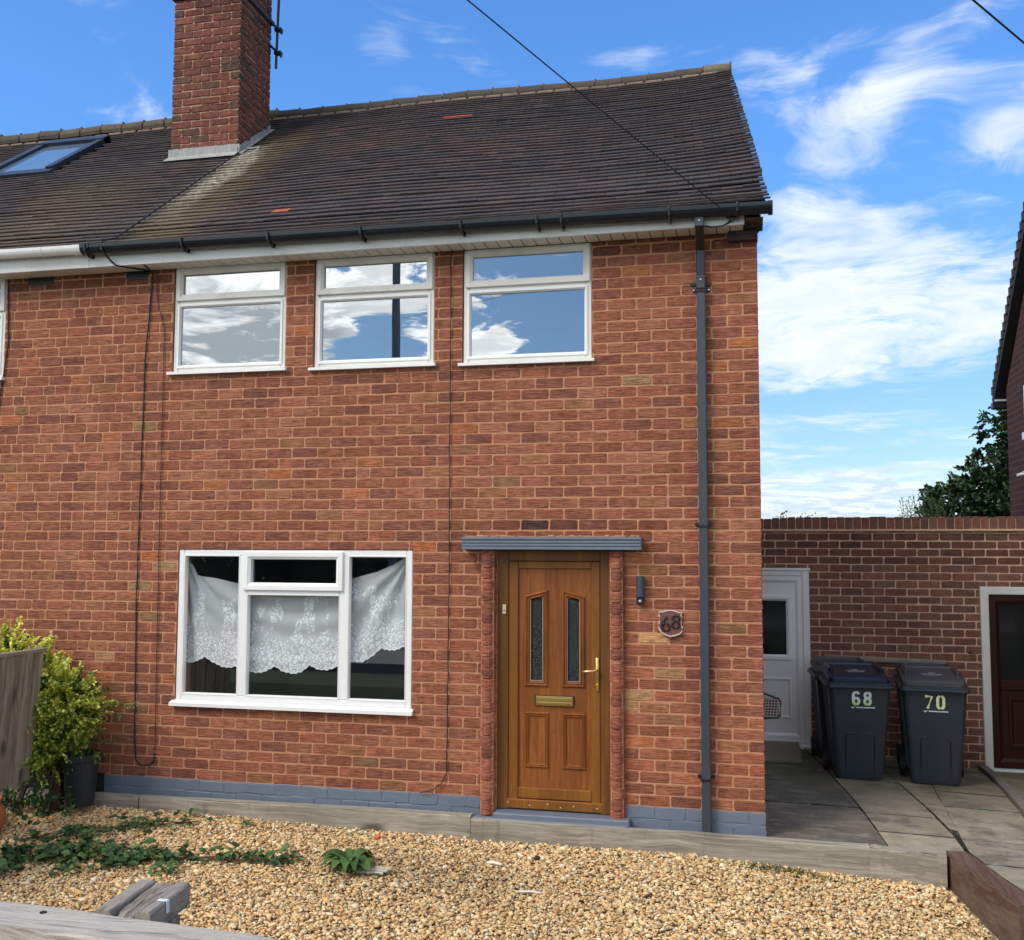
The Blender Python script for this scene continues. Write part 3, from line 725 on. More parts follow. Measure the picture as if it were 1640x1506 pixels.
# dark strips and corbelled corner
mb = MB()
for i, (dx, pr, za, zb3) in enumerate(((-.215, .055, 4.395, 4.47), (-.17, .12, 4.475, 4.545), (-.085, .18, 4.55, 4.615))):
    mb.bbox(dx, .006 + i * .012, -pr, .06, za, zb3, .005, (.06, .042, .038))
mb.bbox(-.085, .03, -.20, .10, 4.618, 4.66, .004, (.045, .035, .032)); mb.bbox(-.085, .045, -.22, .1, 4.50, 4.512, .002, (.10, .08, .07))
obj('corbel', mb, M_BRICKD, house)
def gz_(x): return 4.505 + (-x / 5.6) * .045
def gutter(x0, x1, rad, m, name='gutter'):
    mb = MB(); n = 10
    rings = []
    pr = [(math.cos(math.pi + math.pi * k / n), math.sin(math.pi + math.pi * k / n)) for k in range(n + 1)]
    def ring(x, r_): 
        cz = gz_(x) + .085; cy_ = -.262
        o_ = [(x, cy_ - r_ * .95 * -a if False else cy_ + r_ * a, cz + r_ * 1.25 * b) for a, b in pr]
        i_ = [(x, cy_ + (r_ - .004) * a, cz + .002 + (r_ - .004) * 1.25 * b) for a, b in pr][::-1]
        return o_ + [(x, cy_ + r_, cz + .006), (x, cy_ + r_ - .004, cz + .006)] + i_ + [(x, cy_ - r_ + .004, cz + .006), (x, cy_ - r_, cz + .006)]
    mb.loft([ring(x0, rad), ring(x1, rad)]); 
    return obj(name, mb, m, house, True), ring
g1, ring = gutter(-5.62, .085, .058, M_GLOSSB)
for o_ in (g1,): 
    for p_ in o_.data.polygons: p_.use_smooth = False
mb = MB(); mb.loft([ring(.080, .066), ring(.112, .066)]); mb.box(.108, .113, -.325, -.2, gz_(0) + .02, gz_(0) + .09); obj('stop_end', mb, M_GLOSSB, g1)
for x in (-5.56, -3.87, -4.65, -3.07, -2.24, -1.637, -1.447, -.632, -.138):
    mb = MB(); w = .022 if x not in (-1.637, -1.447) else .03
    pts = [(x, -.195, gz_(x) + .055), (x, -.20, gz_(x) + .0), (x, -.23, gz_(x) - .004), (x, -.275, gz_(x) + .0), (x, -.318, gz_(x) + .035), (x, -.327, gz_(x) + .08), (x, -.324, gz_(x) + .093)]
    mb.tube(pts, .011, 6); obj('gutter_bracket', mb, M_GLOSSB, g1)
g2, ring2 = gutter(WL, -5.625, .050, M_UPVC)
for p_ in g2.data.polygons: p_.use_smooth = False
mb = MB(); mb.loft([ring2(-5.70, .055), ring2(-5.615, .055)]); obj('gutter_union', mb, M_UPVC, g2)
mb = MB(); mb.loft([ring2(-6.02, .054), ring2(-6.0, .054)]); obj('gutter_bracket', mb, M_UPVC, g2)
mb = MB(); mb.loft([ring2(-5.612, .064), ring2(-5.53, .064)]); obj('gutter_union', mb, M_GLOSSB, g1)
# downpipe
mb = MB(); mb.bbox(-.452, -.386, -.075, -.018, 0.0, 4.135, .006)
dp = obj('downpipe', mb, M_ANTH, house)
mb = MB(); mb.bbox(-.451, -.389, -.073, -.02, 4.135, 4.40, .006); obj('pipe_offset', mb, M_BLACK, dp)
mb = MB()
mb.bbox(-.452, -.382, -.275, -.205, 4.455, 4.56, .005); obj('outlet', mb, M_ANTH, dp)
mb = MB()
vs = [(-.447, -.262, 4.46), (-.387, -.262, 4.46), (-.387, -.21, 4.46), (-.447, -.21, 4.46), (-.449, -.074, 4.33), (-.390, -.074, 4.33), (-.390, -.022, 4.38), (-.449, -.022, 4.38)]
mb.add(vs, [(0, 1, 5, 4), (1, 2, 6, 5), (2, 3, 7, 6), (3, 0, 4, 7)]); obj('swan_neck', mb, M_BLACK, dp)
for z in (4.02, 2.238, .385):
    mb = MB(); mb.bbox(-.458, -.380, -.082, -.012, z - .010, z + .010, .003); mb.bbox(-.482, -.356, -.016, -.003, z + .004, z + .028, .003)
    if z > 4: mb.bbox(-.458, -.380, -.082, -.012, z + .014, z + .022, .003); mb.bbox(-.50, -.34, -.014, -.003, z + .05, z + .075, .004)
    obj('pipe_bracket', mb, M_BLACK, dp)
mb = MB(); mb.bbox(-.455, -.383, -.078, -.014, 4.115, 4.138, .003); obj('pipe_collar', mb, M_ANTH, dp)
for q in ((-.42, -.083, 4.105), (-.417, -.279, 4.50), (-.475, -.02, 4.037), (-.362, -.02, 4.037)):
    mb = MB(); mb.tube([q, (q[0], q[1] + .004, q[2])], .006, 8); obj('screw', mb, bpy.data.materials.get('zinc') or mat('zinc', (.6, .6, .6), .35, metal=.8), dp)
# chimney
mb = MB(); cx0, cx1, cy0, cy1 = -6.26, -5.46, 2.08, 2.80
def cfront(u, d, z): return (u, cy0 - d, z)
def cright(u, d, z): return (cx1 + d, u, z)
def cleft(u, d, z): return (cx0 - d, u, z)
def cback(u, d, z): return (u, cy1 + d, z)
def ccol(c, u, z): k = .8 if z > 8 else 1; return tuple(x * k for x in c)
brickwork(mb, cfront, cx0, cx1, 6.42, 8.9, [], PAL_CHIM, jn=.013, proud=.009, jit=.003, colf=ccol)
brickwork(mb, cright, cy0, cy1, 6.42, 8.9, [], PAL_CHIM, jn=.013, proud=.009, jit=.003, colf=ccol)
brickwork(mb, cleft, cy0, cy1, 6.42, 8.9, [], PAL_CHIM, jn=.013, proud=.009); brickwork(mb, cback, cx0, cx1, 6.42, 8.9, [], PAL_CHIM, jn=.013, proud=.009)
ch = obj('chimney', mb, M_BRICKC, house)
mb = MB(); mb.box(cx0 + .001, cx1 - .001, cy0 + .001, cy1 - .001, 6.2, 8.9); obj('chimney_mortar', mb, mortar_mat('mortar_chimney', (.46, .28, .19)), ch)
mb = MB(); mb.bbox(cx0 - .035, cx1 + .035, cy0 - .035, cy1 + .035, 8.16, 8.21, .008); obj('oversail_course', mb, mat('slate_band', (.05, .042, .04), .8, nscale=10, namt=.3), ch); mb = MB(); mb.bbox(cx0 - .06, cx1 + .06, cy0 - .06, cy1 + .06, 8.9, 8.99, .01)
obj('chimney_cap', mb, mat('dark_slate', (.05, .042, .04), .8, nscale=10, namt=.3), ch)
mb = MB(); mb.lathe([(.12, 0), (.11, .1), (.10, .35), (.12, .38), (.12, .42)], (cx0 + .22, 2.44, 8.99), 16); mb.lathe([(.12, 0), (.11, .1), (.10, .35), (.12, .38), (.12, .42)], (cx1 - .22, 2.44, 8.99), 16); obj('chimney_pot', mb, M_TERRA, ch)
mb = MB()
n = 14
for i in range(n):
    a = cx0 - .03 + i * (cx1 - cx0 + .06) / n; b = a + (cx1 - cx0 + .06) / n
    ya, yb = cy0 - .015, cy0 - .13; h1, h2 = random.uniform(.10, .125), random.uniform(.10, .125)
    zb4 = roof_z(cy0 - .10) + .012
    mb.quad((a, ya, roof_z(cy0) + .02), (b, ya, roof_z(cy0) + .02), (b, ya, 6.415 + h2 * .3), (a, ya, 6.415 + h1 * .3))
    mb.quad((a, cy0 - .13, roof_z(cy0 - .13) + .04), (b, cy0 - .13, roof_z(cy0 - .13) + .04), (b, ya, roof_z(cy0) + .03), (a, ya, roof_z(cy0) + .03))
n = 8
for i in range(n):
    a = cy0 - .03 + i * (cy1 - cy0 + .05) / n; b = a + (cy1 - cy0 + .05) / n; h = .055
    xx = cx1 + .014
    mb.quad((xx, a, roof_z(a) - .01), (xx, b, roof_z(b) - .01), (xx, b, roof_z(b) + h + random.uniform(0, .05)), (xx, a, roof_z(a) + h + .04))
    mb.quad((xx, a, roof_z(a) + .030), (xx, b, roof_z(b) + .030), (xx + .06, b, roof_z(b) + .026), (xx + .06, a, roof_z(a) + .026))
fl = obj('flashing', mb, M_LEAD, ch)
# aerial on the rear corner of the chimney
ae = thing('tv_aerial', 'thin dark television aerial mast clamped to the side of the chimney', 'aerial', (cx1 + .09, cy1 + .02, 7.6))
mb = MB(); ax_, ay_ = cx1 + .075, cy1 + .02; mb.tube([(ax_ - .01, ay_, 7.64), (ax_ + .02, ay_, 8.9), (ax_ + .03, ay_, 9.8)], .016, 8); obj('mast', mb, mat('rusty_steel', (.045, .022, .022), .7), ae)
for z in (7.82, 8.10):
    mb = MB(); mb.tube([(cx1 + .008, ay_ - .08, z + .08), (ax_ + .02, ay_ - .02, z), (ax_ + .06, ay_, z - .05)], .015, 6); mb.bbox(ax_ - .03, ax_ + .06, ay_ - .03, ay_ + .03, z - .02, z + .02, .005); obj('bracket', mb, M_BLACK, ae)
mb = MB(); mb.tube([(ax_ + .03, ay_ - .6, 9.6), (ax_ + .03, ay_ + .6, 9.6)], .012, 6)
for k in range(9): mb.tube([(ax_ - .2, ay_ - .55 + .13 * k, 9.6), (ax_ + .26, ay_ - .55 + .13 * k, 9.6)], .005, 5)
obj('antenna_elements', mb, mat('aluminium', (.5, .5, .5), .4, metal=.8), ae)

# --- cables
def cable(pts, r, label, name='cable', m=M_CABLE, res=1):
    mb = MB(); mb.tube(pts, r, 6); return tag(obj(name, mb, m), label, 'cable')
def sag(a, b, s_, n=24):
    a, b = Vector(a), Vector(b); return [tuple(a.lerp(b, i / n) - Vector((0, 0, s_ * 4 * (i / n) * (1 - i / n)))) for i in range(n + 1)]
c_pole = (-8.6, -16., 0)
cable(sag((-.19, -.22, 4.53), (-8.6, -16, 7.75), .05), .0042, 'overhead telephone wire running from the fascia corner up across the roof')
cable(sag((3.58, -.25, 3.72), (-8.6, -16, 5.35), .0), .0042, 'overhead wire crossing the top right corner of the sky')
cable([(-.19, -.215, 4.53), (-.20, -.212, 4.49), (-.25, -.207, 4.465), (-.33, -.205, 4.462), (-.375, -.204, 4.475)], .006, 'short looped black cable hanging below the fascia bracket', 'cable')
mb = MB(); mb.prism([(-.225, 4.535), (-.14, 4.535), (-.18, 4.485)], 1, -.235, -.202); tag(obj('wire_bracket', mb, M_BLACK), 'small black triangular wire bracket on the white fascia near the corner', 'bracket')
def wiggle(pts, n=10, amp=.004):
    out_ = []
    for a, b in zip(pts, pts[1:]):
        for i in range(n): f = i / n; out_.append((a[0] + (b[0] - a[0]) * f + random.gauss(0, amp * .5), a[1] + (b[1] - a[1]) * f, a[2] + (b[2] - a[2]) * f))
    out_.append(pts[-1]); return out_
yc = -.014
cable(wiggle([(-2.408, yc, 4.48), (-2.405, yc, 3.0), (-2.402, yc, 1.6), (-2.41, yc, .33), (-2.45, yc - .01, .24), (-2.53, yc - .02, .185), (-2.62, yc - .01, .165)], 10, .003), .0042, 'black cable running straight down the brickwork just left of the front door')
cable(wiggle([(-5.08, -.19, 4.47), (-5.10, yc, 4.44), (-5.15, yc, 3.7), (-5.16, yc, 2.6), (-5.165, yc, 1.6), (-5.14, yc, .45), (-5.13, yc, .30), (-5.08, yc, .25), (-4.99, yc, .255), (-4.955, yc, .30), (-4.95, yc, .36)], 8, .003), .006, 'thick black cable down the wall ending in a loop near the plinth')
cable(wiggle([(-5.065, yc, 4.50), (-5.05, yc, 4.2), (-4.975, yc, 3.95), (-4.97, yc, 3.2), (-4.965, yc, 2.0), (-4.955, yc, 1.0), (-4.95, yc, .38)], 10, .003), .0033, 'thin brown cable beside the thick one left of the lower window', m=mat('cable_brown', (.05, .02, .015), .6))
cable(wiggle([(-6.56, yc, 4.5), (-6.53, yc, 3.9), (-6.62, yc, 3.2), (-6.74, yc, 2.6), (-6.66, yc, 2.0), (-6.66, yc, 1.5), (-6.69, yc, .9), (-6.68, yc, .2)], 8, .003), .006, 'black cable down the wall at the far left edge above the bush')
p_ = [RPx for RPx in []]
def rp(x, y, h=.05): return (x, y, roof_z(y) + h)
cable([rp(-5.40, 2.0), rp(-5.39, 1.85), rp(-5.41, 1.2), rp(-5.40, .5), rp(-5.42, -.1), (-5.42, -.31, 4.66), (-5.40, -.325, 4.58), (-5.37, -.21, 4.50), (-5.33, -.21, 4.47), (-5.20, -.10, 4.462), (-5.09, -.02, 4.455)], .008, 'black cable trailing down the roof tiles from the chimney over the gutter')
cable([rp(-5.35, 2.1), rp(-5.22, 2.12), rp(-5.18, 1.98, .06), rp(-5.26, 1.86), rp(-5.30, 1.82)], .006, 'pale curled wire lying on the roof beside the chimney', m=mat('cable_pale', (.45, .45, .42), .6))

# wall light
wl = thing('wall_light', 'slim anthracite wall light on the bricks right of the front door', 'wall light', (-.895, -.03, 1.75))
mb = MB(); mb.tube([(-.893, -.045, 1.708), (-.893, -.045, 1.863)], .031, 20); obj('shade', mb, M_ANTH, wl, False)
mb = MB(); mb.bbox(-.922, -.864, -.06, -.003, 1.652, 1.708, .006); obj('base', mb, M_BLACK, wl)
mb = MB(); mb.lathe([(.0, -.012), (.009, -.008), (.012, 0), (.009, .008), (0, .012)], (-.893, -.064, 1.676), 12); obj('sensor', mb, mat('sensor_white', (.5, .52, .55), .3), wl, True)

# house number plaque
pq = thing('house_number_plaque', 'shield shaped brown house number plaque reading 68 on the brick wall', 'plaque', (-.668, -.02, 1.52))
px0, pz0 = -.670, 1.515
sh = [(-.085, .082), (-.060, .078), (-.035, .088), (0, .094), (.035, .088), (.060, .076), (.083, .080), (.078, .06), (.088, .04), (.080, .01), (.084, -.03), (.088, -.055), (.070, -.078), (.035, -.092), (0, -.100), (-.035, -.090), (-.072, -.068), (-.088, -.04), (-.086, 0), (-.080, .03), (-.086, .055)]
mb = MB(); pts = [(px0 + a, pz0 + b) for a, b in sh]; mb.prism(pts, 1, -.026, -.006); obj('shield', mb, mat('plaque_brown', (.16, .055, .045), .45, nscale=40, namt=.5, bump=.4), pq)
mb = MB(); mb.tube([(a, -.027, b) for a, b in pts] + [(pts[0][0], -.027, pts[0][1]), (pts[1][0], -.027, pts[1][1])], .006, 6); obj('rim', mb, mat('plaque_rim', (.55, .42, .38), .4, nscale=30, namt=.3), pq, True)
def ring_pts(cx_, cz_, rx, rz, a0=0, a1=2 * math.pi, n=20, y=-.03): return [(cx_ + rx * math.cos(a0 + (a1 - a0) * i / n), y, cz_ + rz * math.sin(a0 + (a1 - a0) * i / n)) for i in range(n + 1)]
mb = MB(); mb.tube(ring_pts(px0 - .036, pz0 - .030, .026, .030), .0085, 8); mb.tube([(px0 - .062, -.03, pz0 - .03), (px0 - .060, -.03, pz0 + .0), (px0 - .048, -.03, pz0 + .028), (px0 - .022, -.03, pz0 + .044)], .0085, 8)
obj('numeral', mb, mat('plaque_black', (.015, .012, .012), .35), pq, True)
mb = MB(); mb.tube(ring_pts(px0 + .036, pz0 - .012, .026, .026), .0085, 8); mb.tube(ring_pts(px0 + .038, pz0 + .036, .023, .022), .0085, 8); obj('numeral', mb, bpy.data.materials['plaque_black'], pq, True)

# ---------------------------------------------------------------- GROUND
def gzf(x, y):
    xs_ = [-12, -6, -4, -2.2, -.57, .7, 3]; zs_ = [-.07, -.075, -.095, -.135, -.125, -.215, -.23]
    return np.interp(x, xs_, zs_) + .075 * (np.minimum(y, -.1) + .13) + .012 * np.sin(x * 2.3 + y * 1.7) * np.sin(y * 3.1 + 1)
M_EARTH = mat('earth', (.30, .215, .125), .95, nscale=6, namt=.4, bump=.8, bscale=20)
mb = MB(); ys_ = [-400, -60, -5.2, -4.3, -2.9, 0, 60, 400]; zs_ = [.40, .40, .40, .35, -.45, -.50, -.5, -.5]
xs_ = [-400, -60, -12, 12, 60, 400]
for i in range(len(xs_) - 1):
    for j in range(len(ys_) - 1): mb.quad((xs_[i], ys_[j], zs_[j]), (xs_[i + 1], ys_[j], zs_[j]), (xs_[i + 1], ys_[j + 1], zs_[j + 1]), (xs_[i], ys_[j + 1], zs_[j + 1]))
kind(obj('ground', mb, mat('ground_grass', (.055, .075, .03), .95, nscale=3, namt=.4, bump=.6)), 'structure')
mb = MB(); mb.quad((-60, -13, .404), (60, -13, .404), (60, -7.2, .404), (-60, -7.2, .404)); kind(obj('road', mb, mat('asphalt', (.05, .05, .052), .9, nscale=60, namt=.3)), 'structure')
mb = MB(); mb.box(-60, 60, -7.2, -5.3, .30, .52); kind(obj('pavement', mb, mat('pavement_concrete', (.22, .21, .19), .9, nscale=5, namt=.15)), 'structure')
# gravel bed
gx = np.linspace(-11, 1.75, 60); gy = np.linspace(-2.9, -.10, 30); mb = MB(); vs = [(x, y, float(gzf(x, y)) - .02) for x in gx for y in gy]
mb.add(vs, [(i * 30 + j, (i + 1) * 30 + j, (i + 1) * 30 + j + 1, i * 30 + j + 1) for i in range(59) for j in range(29)])
kind(obj('garden_soil', mb, M_EARTH), 'structure')
mb = MB(); mb.box(-11, -.0, -.07, -.006, -.3, -.035); kind(obj('soil_strip', mb, M_EARTH), 'structure')
# gravel stones
phi = (1 + 5 ** .5) / 2
ico = np.array([(-1, phi, 0), (1, phi, 0), (-1, -phi, 0), (1, -phi, 0), (0, -1, phi), (0, 1, phi), (0, -1, -phi), (0, 1, -phi), (phi, 0, -1), (phi, 0, 1), (-phi, 0, -1), (-phi, 0, 1)]); ico /= np.linalg.norm(ico[0])
icf = [(0, 11, 5), (0, 5, 1), (0, 1, 7), (0, 7, 10), (0, 10, 11), (1, 5, 9), (5, 11, 4), (11, 10, 2), (10, 7, 6), (7, 1, 8), (3, 9, 4), (3, 4, 2), (3, 2, 6), (3, 6, 8), (3, 8, 9), (4, 9, 5), (2, 4, 11), (6, 2, 10), (8, 6, 7), (9, 8, 1)]
def rotmats(n, flat=None):
    q = rng.normal(size=(n, 4)); q /= np.linalg.norm(q, axis=1)[:, None]; w, x, y, z = q.T
    return np.stack([np.stack([1 - 2 * (y * y + z * z), 2 * (x * y - z * w), 2 * (x * z + y * w)], -1), np.stack([2 * (x * y + z * w), 1 - 2 * (x * x + z * z), 2 * (y * z - x * w)], -1), np.stack([2 * (x * z - y * w), 2 * (y * z + x * w), 1 - 2 * (x * x + y * y)], -1)], 1)
def in_bed(x, y):
    # right edge follows the angled sleeper, back edge the long sleepers
    xr_ = 1.19 + (-.17 - y) * .215
    return (x < xr_ - .01) & (y < -.135 - np.where(x > .7, (x - .7) * .12, 0)) & (y > -2.7) & (x > -8.5)
N0 = 88000
px = rng.uniform(-8.5, 1.7, N0 * 2); py = rng.uniform(-2.7, -.12, N0 * 2)
vis = (px > -7.4 + (-.1 - py) * 1.15)
k_ = in_bed(px, py) & vis; px, py = px[k_][:N0], py[k_][:N0]; n = len(px)
size = rng.lognormal(math.log(.0108), .34, n).clip(.005, .026)
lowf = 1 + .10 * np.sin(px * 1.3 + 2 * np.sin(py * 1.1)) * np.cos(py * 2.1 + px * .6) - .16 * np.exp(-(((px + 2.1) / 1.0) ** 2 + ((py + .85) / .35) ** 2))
V = ico[None] * (1 + rng.normal(0, .22, (n, 12, 1)))
V = V * (size[:, None, None] * rng.uniform(.38, 1.38, (n, 1, 3)))
V = np.einsum('nij,nkj->nki', rotmats(n), V)
V[:, :, 2] *= .62
V += np.stack([px, py, gzf(px, py) - .010 + rng.uniform(0, .022, n)], -1)[:, None]
pal = np.array([(.70, .45, .19), (.78, .58, .30), (.64, .35, .125), (.80, .66, .41), (.50, .27, .11), (.74, .50, .23), (.84, .74, .53), (.38, .19, .10), (.44, .35, .25), (.60, .24, .10)])
w_ = np.array([6, 6, 3.2, 4.5, 2, 5, 2.2, .9, 1, .8]); w_ /= w_.sum()
pal = pal * .8 + np.array((.68, .50, .28)) * .2
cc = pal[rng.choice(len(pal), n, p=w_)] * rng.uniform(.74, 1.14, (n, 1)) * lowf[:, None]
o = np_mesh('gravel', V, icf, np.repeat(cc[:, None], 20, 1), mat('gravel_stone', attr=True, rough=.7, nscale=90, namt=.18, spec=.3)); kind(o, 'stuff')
o['label'] = 'golden tan angular gravel covering the front garden'

# paving
def zp(x, y):
    t_ = max(0, (y + .2) / 4.2); xx = max(0, min(1, (x - .2) / 2.2))
    return -.012 - .0 * t_ - (.055 + .17 * xx) * t_ ** 2
J1 = [(4, .44), (2.9, .60), (2.587, .617), (1.583, .716), (.888, .779), (-.07, .838), (-.3, .86), (-4.2, 1.3)]
J2 = [(4, 1.03), (2.725, 1.173), (1.715, 1.25), (1.115, 1.296), (.311, 1.345), (-.3, 1.345), (-4.2, 1.6)]
J3 = [(4, 1.62), (2.263, 1.495), (1.612, 1.448), (.695, 1.398), (.152, 1.365), (-.414, 1.346), (-.6, 1.42), (-4.2, 2.2)]
J4 = [(4, 2.20), (2.964, 2.134), (1.952, 2.054), (1.154, 1.996), (-.3, 1.89), (-4.2, 1.6 + .05)]
def jx(J, y): J = sorted(J); return float(np.interp(y, [a for a, _ in J], [b for _, b in J]))
mb = MB(); g_ = .006
def slab_poly(mb, pts, th=.05, col=None):
    cx_ = sum(p[0] for p in pts) / len(pts); cy_ = sum(p[1] for p in pts) / len(pts)
    dz = random.gauss(0, .005)
    def P(p, inset, z): v = Vector((cx_ - p[0], cy_ - p[1])); l_ = v.length or 1; return (p[0] + v.x / l_ * inset, p[1] + v.y / l_ * inset, zp(*p) + dz + z)
    jt = (.03, .025, .02); A, B = [P(p, g_, -th) for p in pts], [P(p, g_, 0) for p in pts]
    for i_ in range(len(pts)): j_ = (i_ + 1) % len(pts); mb.quad(A[i_], A[j_], B[j_], B[i_], jt)
    mb.add(B, [tuple(range(len(B)))], col)
def strip(JL, JR, cuts, cols):
    for a, b in zip(cuts, cuts[1:]):
        ya, yb = a, b; m_ = (ya + yb) / 2; k = random.uniform(.85, 1.15); c0 = random.choice(cols); col = tuple(v * k for v in c0)
        tl = .03
        slab_poly(mb, [(JL(ya), ya + tl), (JR(ya), ya - tl), (JR(m_), m_), (JR(yb), yb - tl), (JL(yb), yb + tl), (JL(m_), m_)], col=col)
dk = [(.16, .138, .105), (.135, .116, .09)]; md = [(.28, .235, .17), (.25, .21, .155), (.305, .26, .185)]
strip(lambda y: -.02 - (.0886 * max(0, y)), lambda y: jx(J1, y), [-.045, .45, 1.14, 2.0, 2.88, 4.0], dk)
strip(lambda y: jx(J1, y), lambda y: jx(J2, y), [-.075, .36, .93, 1.555, 2.3, 3.1, 4.0], md)
strip(lambda y: jx(J2, y), lambda y: jx(J3, y), [.50, 1.4, 2.35, 3.2, 4.0], md)
strip(lambda y: max(jx(J3, y), 1.35 + (-.075 - y) * .2195 if y < -.07 else 0), lambda y: jx(J4, y), [-2.6, -1.7, -.95, -.34, .25, .85, 1.34, 1.99, 2.65, 3.3, 4.0], md)
strip(lambda y: jx(J4, y) + .10, lambda y: 3.48, [-1.7, -.5, .5, 1.5, 2.4, 3.3, 4.0], md)
m, t, out = new_mat('paving_slab')
co = t.new('ShaderNodeTexCoord').outputs['Object']; c = t.new('ShaderNodeAttribute', attribute_name='Col').outputs['Color']; sp = t.new('ShaderNodeSeparateXYZ', {0: co})
f = t.m('MULTIPLY', t.m('MULTIPLY_ADD', t.noise(co, 5, 8, .75), 1.7, .15), t.m('MULTIPLY_ADD', t.noise(co, 55, 3, .7), .9, .55)); c = t.mix(1, c, t.new('ShaderNodeCombineColor', {0: f, 1: f, 2: f}).outputs[0], 'MULTIPLY')
c = t.mix(t.m('MULTIPLY', t.sstep(t.noise(co, 2.2, 6, .7), .50, .62), .5), c, (.07, .062, .05))
c = t.mix(t.m('MULTIPLY', t.sstep(t.noise(t.mapping(co, (1, 2.2, 1)), 3.3, 7, .72), .5, .64), .45), c, (.36, .34, .30))
moss = t.m('MULTIPLY', t.sstep(sp.outputs[1], .8, 3.2), t.sstep(t.noise(co, 2.5, 5, .6), .35, .6)); c = t.mix(t.m('MULTIPLY', moss, .8), c, (.085, .095, .030))
spk = t.sstep(t.noise(co, 60, 3, .6), .68, .74); c = t.mix(t.m('MULTIPLY', spk, .5), c, (.35, .33, .29))
b = t.new('ShaderNodeBsdfPrincipled', {'Roughness': .8, 'Specular IOR Level': .35, 'Base Color': c}); bn = t.new('ShaderNodeBump', {'Strength': .5, 'Distance': .006}); t.set(bn, 'Height', t.noise(co, 35, 6, .65)); t.set(b, 'Normal', bn.outputs[0]); t.l.new(b.outputs[0], out.inputs[0])
kind(obj('paving', mb, m), 'structure')
mb = MB(); gx = np.linspace(-.45, 3.5, 12); gy = np.linspace(-2.9, 4.0, 24)
vs = [(x, y, zp(x, y) - .02) for x in gx for y in gy]; keep = []
for i in range(11):
    for j in range(23):
        x_, y_ = gx[i], gy[j]
        if y_ < -.2 and x_ < 1.9: continue
        keep.append((i * 24 + j, (i + 1) * 24 + j, (i + 1) * 24 + j + 1, i * 24 + j + 1))
mb.add(vs, keep); mb.quad((1.92, -2.9, -.035), (2.3, -2.9, -.035), (2.3, -.1, -.035), (1.30, -.1, -.035)); mb.quad((-.1, -.03, -.035), (1.3, -.09, -.035), (1.3, .1, -.035), (-.1, .1, -.035))
kind(obj('paving_bed', mb, mat('joint_dirt', (.022, .018, .014), .95, nscale=12, namt=.4)), 'structure')
mb = MB()
for a, b in zip(np.arange(-1.5, 4, .9), np.arange(-.6, 4.9, .9)):
    b = min(b, 3.98); mb.loft([[(jx(J4, a) + .01, a + .006, zp(2.1, a) + z_), (jx(J4, a) + .09, a + .006, zp(2.1, a) + z_), (jx(J4, b) + .09, b - .006, zp(2.1, b) + z_), (jx(J4, b) + .01, b - .006, zp(2.1, b) + z_)] for z_ in (-.05, .035)])
kind(obj('kerb_edging', mb, mat('edging_concrete', (.19, .165, .13), .9, nscale=12, namt=.35, bump=.5)), 'structure')
mb = MB(); mb.bbox(-.35, .40, 2.93, 3.93, -.06, zp(.3, 3.2) + .035, .01); kind(obj('door_slab_step', mb, mat('step_concrete', (.20, .17, .13), .9, nscale=5, namt=.2, bump=.4)), 'structure')

# sleepers edging the gravel
def beam(name, p0, p1, w, h0, label, m, group='timber sleepers edging the gravel', n=14, notch=0):
    p0, p1 = Vector(p0), Vector(p1); d = (p1 - p0); L_ = d.length; d.normalize(); s_ = Vector((d.y, -d.x, 0)).normalized()
    rings = []
    for i in range(n + 1):
        c_ = p0 + d * (L_ * i / n); j = lambda: random.gauss(0, .002)
        prof = [(0, 0), (w, 0), (w, -.006), (w + .004, -.012), (w + .003, -h0), (-.004, -h0), (-.004, -.012)]
        rings.append([tuple(c_ + s_ * (a + j()) + Vector((0, 0, b + j()))) for a, b in prof])
    mb = MB(); mb.loft(rings); return tag(obj(name, mb, m), label, 'sleeper', group)
beam('timber_sleeper', (-6.1, -.055, .018), (-5.02, -.055, .022), .07, .25, 'short grey timber edging board below the potted bush', M_SLEEPER)
beam('timber_sleeper', (-5.01, -.052, .023), (-2.185, -.052, .042), .07, .30, 'long grey timber edging board in front of the grey plinth under the window', M_SLEEPER)
beam('timber_sleeper', (-2.17, -.10, .028), (.70, -.066, .004), .07, .32, 'long grey timber edging board below the front door step', M_SLEEPER)
beam('timber_sleeper', (.708, -.068, .003), (1.20, -.125, -.002), .075, .30, 'short grey timber edging board between gravel and side path', M_SLEEPER)
beam('timber_sleeper', (1.335, -.075, .0), (1.560, -1.10, -.010), .135, .34, 'reddish brown timber sleeper running forward at the gravel corner', M_SLEEPER2)

# ---------------------------------------------------------------- SCREEN WALL WITH TWO DOORS
sw = thing('garden_wall', 'dark brick screen wall with upright brick coping behind the bins', 'wall', (1.6, 4.1, -.2))
def sf(u, d, z): return (u, 4.0 - d, z)
XW0 = -.35 - .1
sh_ = [(XW0 - 1, .545, -.5, 1.86), (2.29, 3.30, -.5, 1.675)]
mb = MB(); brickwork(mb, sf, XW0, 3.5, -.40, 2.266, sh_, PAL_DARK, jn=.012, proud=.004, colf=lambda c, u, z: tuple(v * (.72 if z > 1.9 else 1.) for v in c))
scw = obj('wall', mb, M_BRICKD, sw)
mb = MB(); slab_with_holes(mb, sf, XW0, 3.5, -.5, 2.27, sh_, .22); obj('mortar', mb, M_MORTARD, scw)
mb = MB(); x = XW0
while x < 3.5:
    w = .0865; top = 2.425 + random.gauss(0, .004) - .02 * max(0, (.5 - x)) ; lean = random.gauss(0, .002)
    c_ = pick(PAL_DARK); mb.bbox(x + .003, x + w - .008, 3.985, 4.215, 2.292 + random.gauss(0, .003), top, .006, c_); x += w
cp = obj('coping', mb, M_BRICKD, sw)
mb = MB(); mb.box(XW0, 3.5, 4.0, 4.2, 2.27, 2.405); x = XW0
